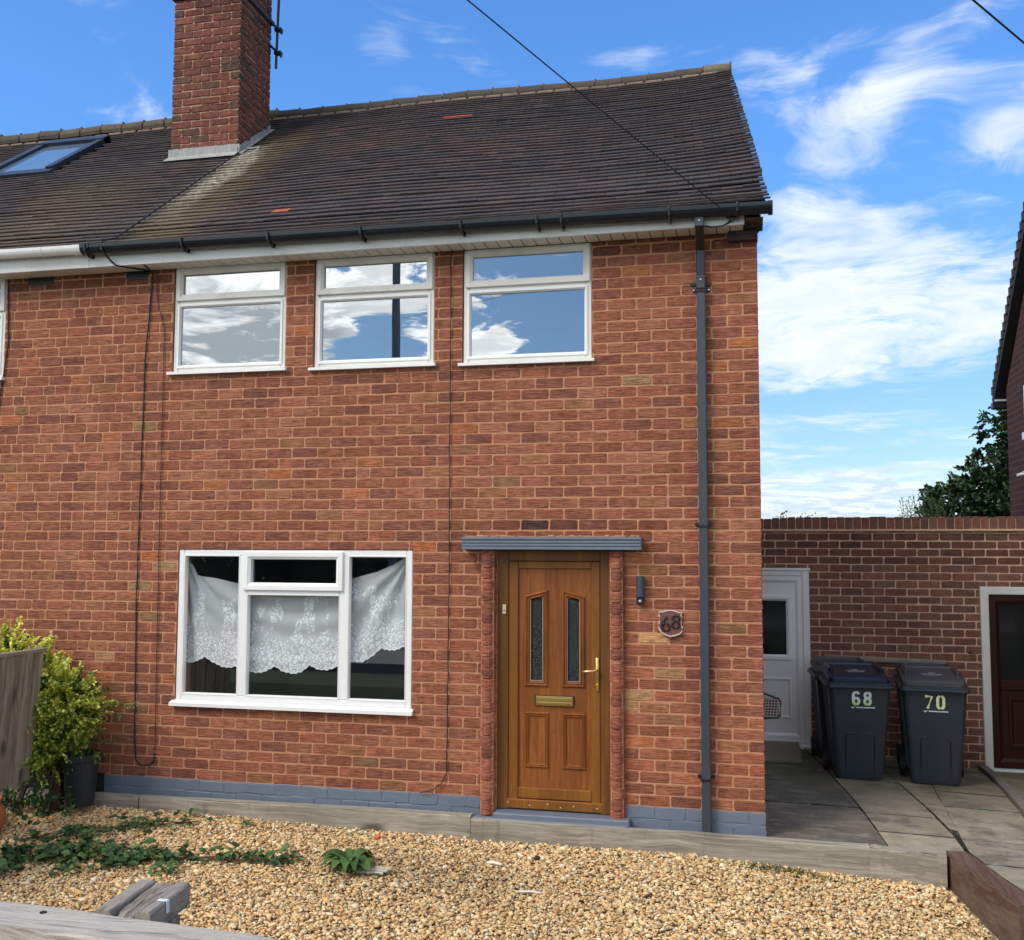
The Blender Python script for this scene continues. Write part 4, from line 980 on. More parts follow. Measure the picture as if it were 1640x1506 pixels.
while x < 3.5: w = random.uniform(.15, .3); mb.bbox(x, x + w, 3.965 + random.uniform(0, .008), 4.1, 2.268, 2.290 + random.uniform(0, .004), .004); x += w
obj('coping_mortar', mb, M_MORTARD, cp)
# white door
mb = MB(); frame_rect(mb, -.42, .54, -.085, 1.852, .075, 3.975, 4.05); mb.bbox(-.43, .553, 3.96, 4.03, 1.835, 1.862, .004); mb.bbox(-.42, .54, 3.95, 4.02, -.10, -.06, .006)
d1 = obj('side_door', mb, M_UPVC, sw)
mb = MB(); bevel_frame(mb, -.345, .465, -.02, 1.777, .082, 3.985, .05); mb.box(-.27, .39, 4.001, 4.03, .05, .585); mb.box(-.27, .39, 4.001, 4.03, 1.50, 1.78); mb.box(-.27, .39, 4.001, 4.03, .585, .91); mb.box(.29, .39, 4.001, 4.03, .91, 1.50); mb.box(-.27, -.17, 4.001, 4.03, .91, 1.50)
obj('door_panel', mb, M_UPVC, d1)
mb = MB(); bevel_frame(mb, -.22, .345, .855, 1.555, .055, 3.985, .03); bevel_frame(mb, -.22, .335, .22, .660, .035, 3.988, .02); obj('moulding', mb, M_UPVC, d1)
m_dk = mat('dark_glass', (.012, .014, .015), .08, spec=.6)
mb = MB(); mb.box(-.17, .295, 4.003, 4.008, .90, 1.51); obj('pane', mb, m_dk, d1)
# mahogany door in a white frame
M_MAH = wood_mat('mahogany', (.060, .012, .008), (.028, .006, .005), 2, .35, .7, .8, bump=.1)
mb = MB(); frame_rect(mb, 2.285, 3.30, -.245, 1.680, .083, 3.965, 4.05, wb=.01); mb.bbox(2.36, 3.25, 3.93, 4.03, -.262, -.215, .006); d2 = obj('side_door', mb, mat('white_gloss', (.68, .68, .65), .4, nscale=5, namt=.06, dirt=.2, dirtcol=(.4, .36, .28)), sw)
mb = MB(); bevel_frame(mb, 2.372, 3.21, -.205, 1.595, .10, 3.985, .04); mb.bbox(2.46, 3.13, 3.984, 4.02, .60, .705, .01); mb.box(2.46, 3.13, 4.001, 4.02, -.11, .6); obj('door_panel', mb, M_MAH, d2)
mb = MB(); bevel_frame(mb, 2.53, 3.05, .0, .53, .05, 3.985, .02); obj('moulding', mb, M_MAH, d2)
mb = MB(); mb.box(2.46, 3.13, 4.003, 4.008, .70, 1.5); obj('pane', mb, m_dk, d2)
# batten
mb = MB(); mb.add([(.687, 3.995, .925), (1.93, 3.995, .895), (1.93, 3.965, .895), (.687, 3.965, .925), (.687, 3.995, .875), (1.93, 3.995, .845), (1.93, 3.965, .845), (.687, 3.965, .875)], [(0, 1, 2, 3), (4, 7, 6, 5), (3, 2, 6, 7), (0, 4, 5, 1), (0, 3, 7, 4), (1, 5, 6, 2)])
tag(obj('wooden_batten', mb, wood_mat('pale_batten', (.42, .38, .31), (.22, .19, .15), 0, .85)), 'pale wooden batten fixed to the screen wall above the bins', 'batten')
mb = MB(); mb.tube([(2.16, 3.99, .985), (2.19, 3.95, .98), (2.26, 3.94, .985)], .008, 6); tag(obj('gate_hook', mb, M_BLACK), 'small black metal hook on the screen wall left of the mahogany door', 'hook')
# wire basket hung on the side wall just past the corner
bk = thing('wire_basket', 'dark rimmed wire mesh basket hanging past the brick corner beside the white door', 'basket', (0.05, 1.5, .7))
mb = MB(); mb.tube([(-.1, 1.5, .815), (.03, 1.5, .810), (.135, 1.5, .775), (.155, 1.5, .75), (.150, 1.5, .63), (.13, 1.5, .612), (.03, 1.5, .605), (-.1, 1.5, .60)], .010, 8); obj('rim', mb, M_BLACK, bk)
mb = MB()
for i in range(11): x = -.11 + i * .025; mb.tube([(x, 1.505, .605), (x + .02, 1.50, .80 - max(0, x) * .25)], .0035, 5)
for i in range(8): z = .62 + i * .024; mb.tube([(-.12, 1.50, z), (.148, 1.495, z - .0)], .0035, 5)
obj('mesh', mb, mat('pale_wire', (.50, .44, .40), .5), bk)
mb = MB(); mb.box(-.1, .14, 1.53, 1.535, .615, .77); obj('lining', mb, mat('basket_lining', (.10, .075, .065), .9, nscale=60, namt=.5), bk)

# ---------------------------------------------------------------- WHEELIE BINS
def rrect(cx_, cy_, w, d, r, z, n=4):
    pts = []
    for sx, sy, a0 in ((1, 1, 0), (-1, 1, 90), (-1, -1, 180), (1, -1, 270)):
        for i in range(n + 1):
            a = R(a0 + 90 * i / n); pts.append((cx_ + sx * (w / 2 - r) + r * math.cos(a), cy_ + sy * (d / 2 - r) + r * math.sin(a), z))
    return pts
M_BIN = mat('bin_plastic', (.026, .036, .047), .42, nscale=3, namt=.18, bump=.12, bscale=120, dirt=.35, dirtcol=(.045, .042, .038))
M_LIDB = mat('bin_lid_blue', (.006, .013, .030), .35, nscale=4, namt=.2, dirt=.25, dirtcol=(.06, .05, .05))
M_LIDG = mat('bin_lid_grey', (.058, .055, .052), .5, nscale=4, namt=.2, dirt=.3, dirtcol=(.11, .09, .07))
def make_bin(label, lidmat):
    t_ = thing('wheelie_bin', label, 'wheelie bin', (0, 0, 0), 'wheelie bins in front of the screen wall')
    # front face at y = -.36 (top) leaning; origin at base centre
    mb = MB()
    mb.loft([rrect(0, .03, .40, .48, .05, .015), rrect(0, .03, .43, .50, .05, .05), rrect(0, .0, .50, .60, .05, .55), rrect(0, -.01, .545, .66, .05, .86), rrect(0, -.01, .55, .67, .05, .90)])
    # side ribs
    for s_ in (-1, 1):
        for yy in (-.12, .02, .16):
            mb.add([(s_ * .226, yy - .012, .12), (s_ * .226, yy + .012, .12), (s_ * .278, yy + .012, .84), (s_ * .278, yy - .012, .84), (s_ * .20, yy - .012, .12), (s_ * .20, yy + .012, .12), (s_ * .25, yy + .012, .84), (s_ * .25, yy - .012, .84)], [(0, 1, 2, 3), (0, 3, 7, 4), (1, 5, 6, 2), (3, 2, 6, 7)])
    obj('body', mb, M_BIN, t_, False)
    mb = MB()
    def fy(z): return -.222 - (z - .05) / .81 * .118 if z > .05 else -.21
    arch = [(-.125, .045), (-.125, .40)] + [(-.125 + .045 * (1 - math.cos(a)), .40 + .045 * math.sin(a)) for a in [R(q) for q in (20, 45, 70, 90)]] + [(.125 - .045 * (1 - math.cos(a)), .40 + .045 * math.sin(a)) for a in [R(q) for q in (90, 70, 45, 20)]] + [(.125, .40), (.125, .045)]
    mb.tube([(a, fy(b) - .003, b) for a, b in arch], .0065, 6)
    obj('front_panel', mb, M_BLACK, t_)
    mb = MB(); mb.loft([rrect(0, -.02, .585, .71, .04, .855), rrect(0, -.02, .60, .725, .045, .862), rrect(0, -.02, .60, .725, .045, .885), rrect(0, -.02, .575, .70, .04, .889), rrect(0, -.02, .575, .70, .04, .905)])
    mb.bbox(-.27, .27, -.40, -.378, .862, .884, .006); obj('rim', mb, M_BIN, t_)
    mb = MB()
    rs = []
    for k, (ins, dz) in enumerate(((0, 0), (0, .03), (.02, .046), (.06, .052), (.075, .044), (.2, .050))):
        pts = rrect(0, -.005, .545 - 2 * ins, .66 - 2 * ins, max(.012, .06 - ins * .3), 0)
        rs.append([(x, y, .906 + dz + (y + .335) * .085) for x, y, _ in pts])
    mb.loft(rs)
    lid = obj('lid', mb, lidmat, t_)
    mb = MB()
    for s_ in (-1, 1): mb.bbox(s_ * .225 - .022, s_ * .225 + .022, -.10, .33, .948, 1.025, .018)
    mb.tube([(-.22, .37, 1.0), (.22, .37, 1.0)], .017, 8); mb.tube([(-.22, .30, .99), (-.22, .37, 1.0)], .016, 8); mb.tube([(.22, .30, .99), (.22, .37, 1.0)], .016, 8)
    obj('lid_handle', mb, lidmat, lid)
    mb = MB()
    for i, (x, w, y) in enumerate(((-.09, .05, -.05), (-.03, .06, -.045), (.04, .05, -.05), (-.07, .14, -.09), (-.03, .07, .0))): mb.box(x, x + w, y, y + .012, .0, .003)
    mb.v = [(x, y, z + .9575 + (y + .335) * .085) for x, y, z in mb.v]
    obj('crest_print', mb, mat('print_grey', (.30, .30, .30), .6), lid)
    for s_ in (-1, 1):
        mb = MB(); mb.tube([(s_ * .225, .25, .10), (s_ * .275, .25, .10)], .10, 24); w = obj('wheel', mb, M_RUBBER, t_)
        mb = MB(); mb.tube([(s_ * .272, .25, .10), (s_ * .280, .25, .10)], .045, 12); obj('hub', mb, M_BIN, w)
    mb = MB(); mb.tube([(-.25, .25, .10), (.25, .25, .10)], .012, 8); obj('axle', mb, M_BLACK, t_)
    return t_
b68 = make_bin('dark wheelie bin with blue lid and white number 68, front left', M_LIDB)
b70 = make_bin('dark wheelie bin with grey lid and yellow number 70, front right', M_LIDG)
r68 = dup(b70, (0, 0, 0), 0, 'grey lidded wheelie bin standing directly behind the bin numbered 68')
r70 = dup(b68, (0, 0, 0), 0, 'blue lidded wheelie bin standing directly behind the bin numbered 70')
M_NUM = new_mat('number_sticker'); t = M_NUM[1]
co = t.new('ShaderNodeTexCoord').outputs['Object']; sp = t.new('ShaderNodeSeparateXYZ', {0: co})
gf = t.m('ADD', t.m('MULTIPLY', t.m('SUBTRACT', t.noise(co, 14, 3), .5), .9), t.sstep(t.m('SUBTRACT', .735, sp.outputs[2]), -.05, .05))
c = t.mix(t.m('MINIMUM', t.m('MAXIMUM', gf, 0), 1), (.88, .90, .86), (.50, .74, .20))
bb = t.new('ShaderNodeBsdfPrincipled', {'Roughness': .4, 'Base Color': c}); t.l.new(bb.outputs[0], M_NUM[2].inputs[0]); M_NUM = M_NUM[0]
M_NUM2 = mat('number_sticker_yellow', (.86, .88, .50), .4, nscale=14, namt=.25)
DG = bpy.context.evaluated_depsgraph_get
def text_mesh(s_, size, bold, cond, name, m, parent, loc, depth=.002, rx=R(90 + 8.3)):
    cu = bpy.data.curves.new('t', 'FONT'); cu.body = s_; cu.size = size; cu.offset = bold; cu.extrude = depth; cu.align_x = 'CENTER'
    ob = bpy.data.objects.new('t', cu); C.objects.link(ob); bpy.context.view_layer.update()
    me = bpy.data.meshes.new_from_object(ob.evaluated_get(DG())); bpy.data.objects.remove(ob)
    me.name = name; me.transform(Matrix.Diagonal((cond, 1, 1, 1))); me.transform(Matrix.Translation(loc) @ Matrix.Rotation(rx, 4, 'X'))
    me.materials.clear(); me.materials.append(m)
    o_ = bpy.data.objects.new(name, me); C.objects.link(o_); o_.parent = parent; return o_
def bin_number(b, s_, m, dx=0):
    W2, H2, r_ = .024, .058, .0125
    def arc(cx_, cz_, rx, rz, a0, a1, n=12): return [(cx_ + rx * math.cos(R(a0 + (a1 - a0) * i / n)), cz_ + rz * math.sin(R(a0 + (a1 - a0) * i / n))) for i in range(n + 1)]
    G = {'6': [arc(0, -.026, W2, .030, 0, 360, 18), [(-W2, -.026), (-W2, .03)] + arc(0, .03, W2, .026, 180, 20, 10)],
         '8': [arc(0, -.028, W2 + .001, .028, 0, 360, 18), arc(0, .029, W2 - .001, .025, 0, 360, 18)],
         '0': [[(-W2, -.03)] + [(-W2, .03)] + arc(0, .03, W2, .026, 180, 0, 10) + [(W2, -.03)] + arc(0, -.03, W2, .026, 0, -180, 10)],
         '7': [[(-W2 - .006, .050), (W2 + .002, .050), (-.010, -.060)]]}
    for i, ch_ in enumerate(s_):
        mb = MB(); cx_ = dx - .054 + i * .100; cz_ = .765
        for st_ in G[ch_]:
            mb.tube([(cx_ + a * 1.05, 0, cz_ + b) for a, b in st_], r_, 8)
        mb.v = [(x, -.3310 - (z - .765) * .143 + (y * .22), z) for x, y, z in mb.v]
        obj('numeral', mb, m, b)
    mb = MB(); z = .683; y = -.3205
    mb.add([(dx - .105, y - .006, z + .003), (dx - .085, y - .006, z - .012), (dx - .06, y - .007, z + .008), (dx - .085, y - .006, z + .001)], [(0, 1, 2, 3)])
    x = dx - .055
    while x < dx + .105: w = random.uniform(.006, .012); mb.box(x, x + w, y - .007, y - .003, z - .006, z + .005); x += w + .002
    obj('sticker_line', mb, mat('sticker_white', (.75, .77, .78), .4), b)
bin_number(b68, '68', M_NUM, .02); bin_number(b70, '70', M_NUM2, 0)
b68.location = (.865, 2.50, zp(.865, 2.5)); b68.rotation_euler = (0, 0, R(2))
r68.location = (.80, 3.30, zp(.80, 3.3)); r68.rotation_euler = (0, 0, R(3))
b70.location = (1.545, 2.50, zp(1.54, 2.5) + .01); b70.rotation_euler = (0, 0, R(-4))
r70.location = (1.63, 3.30, zp(1.63, 3.3)); r70.rotation_euler = (0, 0, R(-2))

# ---------------------------------------------------------------- NEIGHBOURING HOUSE (right)
nh = thing('neighbouring_house', 'dark brick gable end of the next house at the right edge', 'house', (4.5, 4, -.3))
mb = MB(); NX = 3.5; mb.add([(NX, .3, -.5), (NX, 7.9, -.5), (NX, 7.9, 4.35), (NX, 4.1, 8.15), (NX, .3, 4.35), (NX + 6, .3, -.5), (NX + 6, 7.9, -.5), (NX + 6, 7.9, 4.35), (NX + 6, 4.1, 8.15), (NX + 6, .3, 4.35)], [(0, 1, 2, 3, 4), (5, 9, 8, 7, 6), (0, 4, 9, 5), (1, 6, 7, 2)])
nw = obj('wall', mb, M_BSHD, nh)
mb = MB()
for s_ in (1, -1):
    yy = lambda k: 4.1 + s_ * k
    mb.add([(NX - .10, yy(4.18), 4.18), (NX - .10, yy(0), 8.30), (NX + 6.1, yy(0), 8.30), (NX + 6.1, yy(4.18), 4.18), (NX - .10, yy(4.24), 4.28), (NX - .10, yy(0), 8.46), (NX + 6.1, yy(0), 8.46), (NX + 6.1, yy(4.24), 4.28)], [(0, 1, 2, 3), (4, 5, 6, 7), (0, 4, 5, 1), (3, 2, 6, 7), (0, 3, 7, 4)], (.045, .036, .035))
    for k in range(42):
        kk = .1 * k; mb.box(NX - .115, NX + .2, min(yy(kk), yy(kk + .105)), max(yy(kk), yy(kk + .105)), 8.47 - kk * .986 - .10, 8.49 - kk * .986, (.05, .04, .038))
obj('roof', mb, M_TILE, nh)
mb = MB(); mb.bbox(NX - .12, NX + 6, 8.20, 8.34, 4.12, 4.22, .01, ); obj('gutter', mb, M_BLACK, nh)
mb = MB(); mb.bbox(NX - .09, NX + 6, 8.20, 8.30, 4.225, 4.26, .005); obj('fascia', mb, M_UPVC, nh)
mb = MB()
def side_frame(mb, y0, y1, z0, z1, w, x): 
    mb.bbox(x - .03, x + .02, y0, y0 + w, z0, z1, .004); mb.bbox(x - .03, x + .02, y1 - w, y1, z0, z1, .004); mb.bbox(x - .029, x + .02, y0 + w, y1 - w, z1 - w, z1, .004); mb.bbox(x - .06, x + .02, y0 - .03, y1 + .03, z0 - .03, z0 + w, .004)
side_frame(mb, 5.9, 6.85, 3.55, 4.25, .07, NX); nwf = obj('window', mb, M_UPVC, nh)
mb = MB(); mb.box(NX - .012, NX - .006, 5.95, 6.8, 3.6, 4.2); obj('pane', mb, m_dk, nwf)
mb = MB(); mb.tube([(NX, 6.95, 3.08), (NX - .12, 6.93, 3.06)], .02, 8); mb.tube([(NX - .01, 7.2, 3.1), (NX - .02, 6.2, 3.16)], .014, 6); obj('overflow_pipe', mb, M_UPVC, nh)

# ---------------------------------------------------------------- LEFT: fence panel, pot, bush
fp = thing('fence_panel', 'grey weathered vertical board fence panel end at the left edge', 'fence', (-5.6, -1.4, 0))
mb = MB(); y = -.60; i = 0; bx = -5.60
brd = []
while y > -2.4:
    w = .098 + random.gauss(0, .003); zt2 = 1.232 + random.gauss(0, .003); zb5 = .215 + random.gauss(0, .01) - (0.03 if i % 3 == 1 else 0); off = (.010 if i % 2 else 0)
    x_ = bx + off
    mb.add([(x_ - .068, y - .03, zb5), (x_, y, zt2), (x_, y - w, zt2), (x_ - .068, y - w - .03, zb5), (x_ - .086, y - .03, zb5), (x_ - .018, y, zt2), (x_ - .018, y - w, zt2), (x_ - .086, y - w - .03, zb5)], [(0, 1, 2, 3), (4, 7, 6, 5), (0, 4, 5, 1), (3, 2, 6, 7), (1, 5, 6, 2), (0, 3, 7, 4)])
    y -= w + .003; i += 1
obj('board', mb, M_FENCE, fp)
mb = MB(); mb.bbox(-5.65, -5.585, -2.45, -.575, 1.233, 1.262, .004); obj('cap_rail', mb, wood_mat('cap_wood', (.30, .27, .22), (.15, .13, .10), 1, .9), fp)
mb = MB(); mb.bbox(-5.70, -5.64, -2.4, -.66, 1.00, 1.05, .004); obj('rail', mb, M_FENCE, fp); mb = MB(); mb.bbox(-5.74, -5.69, -2.4, -.68, .40, .45, .004); obj('rail', mb, M_FENCE, fp)
mb = MB(); mb.bbox(-5.80, -5.71, -2.1, -2.0, -.3, 1.2, .006); obj('post', mb, M_FENCE, fp)

pot = thing('plant_pot', 'black plastic plant pot under the yellow green bush', 'plant pot', (-5.44, -.30, -.06))
mb = MB(); mb.lathe([(.0, -.03), (.105, -.03), (.110, .0), (.140, .33), (.143, .335), (.158, .34), (.160, .385), (.150, .39), (.146, .35), (.12, .30), (0, .30)], (-5.44, -.30, 0), 28); obj('tub', mb, mat('pot_plastic', (.016, .022, .028), .4, nscale=8, namt=.2), pot)
mb = MB(); mb.lathe([(.0, .335), (.144, .335)], (-5.44, -.30, 0), 20); obj('soil', mb, M_EARTH, pot)
mb = MB(); mb.bbox(-5.70, -5.60, -.34, -.27, -.15, .27, .006); tag(obj('timber_stake', mb, wood_mat('stake_wood', (.10, .045, .03), (.045, .02, .015), 2)), 'short reddish brown timber stub standing under the bush beside the pot', 'post')

def leaf_verts(P, D, Nn, L_, W_):
    """P base (n,3), D direction, Nn normal; returns 6-vertex leaves"""
    S = np.cross(D, Nn); S /= np.linalg.norm(S, axis=1)[:, None] + 1e-9
    L_ = L_[:, None]; W_ = W_[:, None]
    up = Nn * (W_ * .25)
    return np.stack([P, P + D * L_ * .35 + S * W_ * .5 + up, P + D * L_ * .75 + S * W_ * .38 + up, P + D * L_ - Nn * L_ * .1, P + D * L_ * .75 - S * W_ * .38 + up, P + D * L_ * .35 - S * W_ * .5 + up, P + D * L_ * .55], 1)
LF6 = [(0, 1, 6), (1, 2, 6), (2, 3, 6), (3, 4, 6), (4, 5, 6), (5, 0, 6)]
def unit(v): return v / (np.linalg.norm(v, axis=-1, keepdims=True) + 1e-9)
def spray_bush(name, twigs, nper, length, leafL, leafW, colA, colB, m, parent=None, droop=.2, seed=1, mixf=None):
    """twigs: (n,3) base points and (n,3) directions"""
    r_ = np.random.default_rng(seed); base, dirs = twigs; n = len(base)
    tt = np.linspace(.08, 1, nper)
    B = np.repeat(base, nper, 0); Dd = np.repeat(dirs, nper, 0); T = np.tile(tt, n); Ln = np.repeat(length, nper)
    Pp = B + Dd * (T * Ln)[:, None]; Pp[:, 2] -= droop * (T ** 2) * Ln * .5
    side = unit(np.cross(Dd, r_.normal(size=(n, 3)).repeat(nper, 0))); alt = np.where(np.tile(np.arange(nper), n) % 2 == 0, 1, -1)[:, None]
    D = unit(Dd * .55 + side * alt * .8 + r_.normal(0, .18, Pp.shape)); Nn = unit(np.cross(D, side) * 1. + np.array([0, -.25, .8]) + r_.normal(0, .35, Pp.shape)); Nn = unit(Nn - D * (Nn * D).sum(1)[:, None])
    k = len(Pp); Lf = leafL * r_.uniform(.7, 1.2, k); Wf = leafW * r_.uniform(.8, 1.15, k)
    V = leaf_verts(Pp, D, Nn, Lf, Wf)
    f = mixf(Pp, T, r_) if mixf is not None else r_.uniform(0, 1, k)
    f = np.clip(f, 0, 1)[:, None]; c_ = (np.array(colA) * (1 - f) + np.array(colB) * f) * r_.uniform(.75, 1.2, (k, 1))
    return np_mesh(name, V, LF6, np.repeat(c_[:, None], 6, 1) * r_.uniform(.85, 1.15, (k, 6, 1)) * np.array([.6, .95, 1.25, 1.25, .95, .6])[None, :, None], m, parent)
def ell_twigs(blobs, n, seed, inner=.55, upb=.3):
    r_ = np.random.default_rng(seed); Bs = []; Ds = []
    w = np.array([b[3] * b[4] * b[5] for b in blobs]) ** .67; w /= w.sum()
    ids = r_.choice(len(blobs), n, p=w)
    for i in ids:
        cx_, cy_, cz_, rx_, ry_, rz_ = blobs[i]; d = unit(r_.normal(size=3)); rad = r_.uniform(inner, 1.) 
        Bs.append((cx_ + d[0] * rx_ * rad, cy_ + d[1] * ry_ * rad, cz_ + d[2] * rz_ * rad)); Ds.append(unit(np.array([d[0] * .9, d[1] * .9, d[2] * .6 + upb]) + r_.normal(0, .3, 3)))
    return np.array(Bs), np.array(Ds)
bush = thing('variegated_bush', 'yellow green variegated privet bush growing between fence panel and wall', 'bush', (-5.9, -.4, 0))
blobs = [(-5.80, -.42, .72, .40, .26, .36), (-6.15, -.42, 1.10, .42, .26, .25), (-5.52, -.38, .80, .24, .22, .22), (-5.75, -.40, .42, .26, .24, .22), (-6.5, -.45, .9, .5, .28, .42), (-5.60, -.36, .58, .24, .22, .22), (-5.88, -.42, 1.0, .22, .22, .20)]
tw = ell_twigs(blobs, 1150, 3, .45)
tw[0][:, 1] = np.minimum(tw[0][:, 1], -.12)
rr_ = np.random.default_rng(5)
def bmix(Pp, T, r_): return .15 + .55 * np.clip((Pp[:, 2] - .35) / .9, 0, 1) + .25 * (T - .5) + r_.normal(0, .22, len(T))
spray_bush('foliage', tw, 16, rr_.uniform(.08, .20, 1150), .037, .025, (.18, .28, .04), (.86, .84, .16), M_LEAF, bush, .15, 11, bmix)
tw3 = ell_twigs([(a, b + .03, c, d * .8, e * .8, f * .85) for a, b, c, d, e, f in blobs], 620, 9, .1)
spray_bush('foliage', tw3, 14, rr_.uniform(.08, .2, 620), .034, .022, (.035, .075, .016), (.14, .22, .04), M_LEAF, bush, .15, 14)
tw2 = ell_twigs([(-5.35, -.32, .45, .12, .1, .12), (-5.2, -.2, .72, .08, .06, .1)], 26, 8)
spray_bush('foliage', tw2, 9, rr_.uniform(.08, .18, 26), .03, .016, (.07, .13, .03), (.25, .32, .07), M_LEAF, bush, .3, 12)
mb = MB()
for i in range(12):
    a = (-5.95 + random.gauss(0, .12), -.38 + random.gauss(0, .05), -.06); b = (a[0] + random.gauss(0, .15), -.4, random.uniform(.5, 1.05)); mb.tube([a, ((a[0] + b[0]) / 2 + .03, -.4, b[2] * .5), b], [.011, .008, .004], 6)
obj('stem', mb, mat('bark', (.075, .055, .04), .9, nscale=30, namt=.3), bush)
# low dark weeds under the fence
tw = ell_twigs([(-5.75, -.62, -.02, .22, .14, .12), (-6.1, -.8, -.03, .25, .2, .10), (-5.45, -.52, .0, .1, .08, .08)], 90, 21, upb=.6)
o = spray_bush('ivy_plant', tw, 6, np.full(90, .10), .05, .034, (.025, .06, .018), (.06, .13, .03), M_LEAFD, None, .3, 22); tag(o, 'dark green leafy weeds growing below the fence panel', 'plant'); o['kind'] = 'stuff'
# terracotta pot at the edge
pt = thing('terracotta_pot', 'round terracotta pot cut by the left edge of the picture', 'plant pot', (-5.83, -1.02, -.2))
mb = MB(); mb.lathe([(0, 0), (.12, 0), (.15, .02), (.20, .09), (.22, .17), (.20, .24), (.17, .275), (.185, .285), (.19, .31), (.17, .315), (.155, .28), (0, .25)], (-5.83, -1.02, float(gzf(-5.8, -1.02)) - .01), 32); obj('vessel', mb, M_TERRA, pt, True)

# brambles and weeds on the gravel
def bramble(name, path, label, n, seed, spread=.10, size=.055):
    r_ = np.random.default_rng(seed); P = np.array(path); seg = np.linalg.norm(np.diff(P, axis=0), axis=1); cum = np.r_[0, seg.cumsum()]; s_ = r_.uniform(0, cum[-1], n)
    x = np.interp(s_, cum, P[:, 0]) + r_.normal(0, spread, n); y = np.interp(s_, cum, P[:, 1]) + r_.normal(0, spread * .8, n)
    z = gzf(x, y) + .02 + np.abs(r_.normal(0, .028, n))
    th_ = thing(name, label, 'plant', (path[0][0], path[0][1], float(gzf(*path[0]))))
    Vs = []
    base = np.stack([x, y, z], -1)
    a0 = r_.uniform(0, 2 * math.pi, n)
    for da in (-1.1, 0, 1.1):     # trifoliate
        a = a0 + da; D = unit(np.stack([np.cos(a), np.sin(a), r_.normal(.1, .25, n)], -1)); Nn = unit(np.array([0, -.35, 1.]) + r_.normal(0, .35, (n, 3))); Nn = unit(Nn - D * (Nn * D).sum(1)[:, None])
        L_ = size * r_.uniform(.7, 1.3, n) * (1.15 if da == 0 else .9); Vs.append(leaf_verts(base, D, Nn, L_, L_ * .62))
    V = np.concatenate(Vs); k = len(V); f = r_.uniform(0, 1, (k, 1)) ** 1.4
    c_ = (np.array((.022, .060, .020)) * (1 - f) + np.array((.105, .19, .055)) * f) * r_.uniform(.7, 1.25, (k, 1))
    np_mesh('foliage', V, LF6, np.repeat(c_[:, None], 6, 1) * r_.uniform(.85, 1.15, (k, 6, 1)), M_LEAFD, th_)
    mb = MB()
    for q in range(4):
        pts = []
        for j in range(len(path) * 3 - 2):
            f = j / 3; i0 = min(int(f), len(path) - 2); g = f - i0; xx = path[i0][0] + (path[i0 + 1][0] - path[i0][0]) * g + random.gauss(0, spread * .3); yy = path[i0][1] + (path[i0 + 1][1] - path[i0][1]) * g + random.gauss(0, spread * .3); pts.append((xx, yy, float(gzf(xx, yy)) + random.uniform(.015, .045)))
        mb.tube(pts, .0035, 5)
    obj('stem', mb, mat('bramble_stem', (.10, .05, .03), .8), th_)
bramble('bramble', [(-6.0, -1.75), (-5.2, -1.38), (-4.85, -1.15), (-4.5, -1.15), (-4.3, -1.14)], 'dense dark bramble clump sprawling over the gravel at lower left', 330, 31, .15, .06)
bramble('bramble', [(-4.5, -1.20), (-4.1, -1.06), (-3.85, -1.0), (-3.55, -.97), (-3.30, -.93)], 'trailing bramble runner reaching across the gravel towards the weed', 80, 32, .065, .055)
bramble('bramble', [(-5.35, -1.0), (-5.05, -.72), (-4.75, -.50), (-4.35, -.38)], 'smaller bramble runner on the gravel near the timber edging', 55, 33, .075, .055)
def weed(name, c_, label, n, L_, seed, up=.6, colA=(.035, .085, .025), colB=(.10, .20, .05), wr=.42):
    r_ = np.random.default_rng(seed); a = r_.uniform(0, 2 * math.pi, n); z0_ = float(gzf(*c_)) + .01; Vs = []; cols = []
    for i in range(n):
        d = np.array([math.cos(a[i]), math.sin(a[i])]); ln = L_ * r_.uniform(.6, 1.15); w = ln * wr * r_.uniform(.8, 1.2); u_ = up * r_.uniform(.5, 1.3); side = np.array([-d[1], d[0], 0.])
        rows = 6; pts = []
        for j in range(rows + 1):
            t_ = j / rows; hw = w * .5 * math.sin(math.pi * min(1, t_ * .92 + .06)) ** .8; zz = ln * (u_ * t_ * 1.5 - u_ * 1.25 * t_ * t_); ctr = np.array([c_[0] + d[0] * ln * t_, c_[1] + d[1] * ln * t_, z0_ + zz])
            pts += [ctr - side * hw + [0, 0, hw * .35], ctr, ctr + side * hw + [0, 0, hw * .35]]
        Vs.append(pts); f = r_.uniform(0, 1); cols.append((np.array(colA) * (1 - f) + np.array(colB) * f) * r_.uniform(.8, 1.2))
    fs = []
    for j in range(6):
        for q in (0, 1): fs.append((j * 3 + q, j * 3 + q + 1, j * 3 + q + 4, j * 3 + q + 3))
    o_ = np_mesh(name, np.array(Vs), fs, np.repeat(np.array(cols)[:, None], 12, 1) * r_.uniform(.9, 1.1, (n, 12, 1)), M_LEAF); return tag(o_, label, 'plant')
weed('dock_weed', (-2.83, -.93), 'broad leaved green weed growing in the middle of the gravel', 40, .21, 41, .85, wr=.46)
weed('small_weed', (-2.60, -.98), 'small trailing weed just right of the broad leaved weed', 16, .07, 42, .5)
weed('small_weed', (-3.95, -.30), 'small upright weed on the gravel against the timber edging', 14, .06, 43, 1.1)
weed('small_weed', (-3.30, -.93), 'little green weed at the tip of the bramble runner', 12, .06, 46, .6)
weed('small_weed', (-4.85, -.45), 'pale green weed tuft on the gravel left of the smaller bramble', 14, .05, 44, .7)
weed('small_weed', (-3.9, -1.62), 'lone green weed on the gravel beside the rotten wooden stub', 14, .07, 45, .7)
r_ = np.random.default_rng(50); n = 420; x = r_.normal(.15, .20, n); y = -.20 - np.abs(r_.normal(0, .05, n)) - .04 * (x > .3); P = np.stack([x, y, gzf(x, y) + .005], -1)
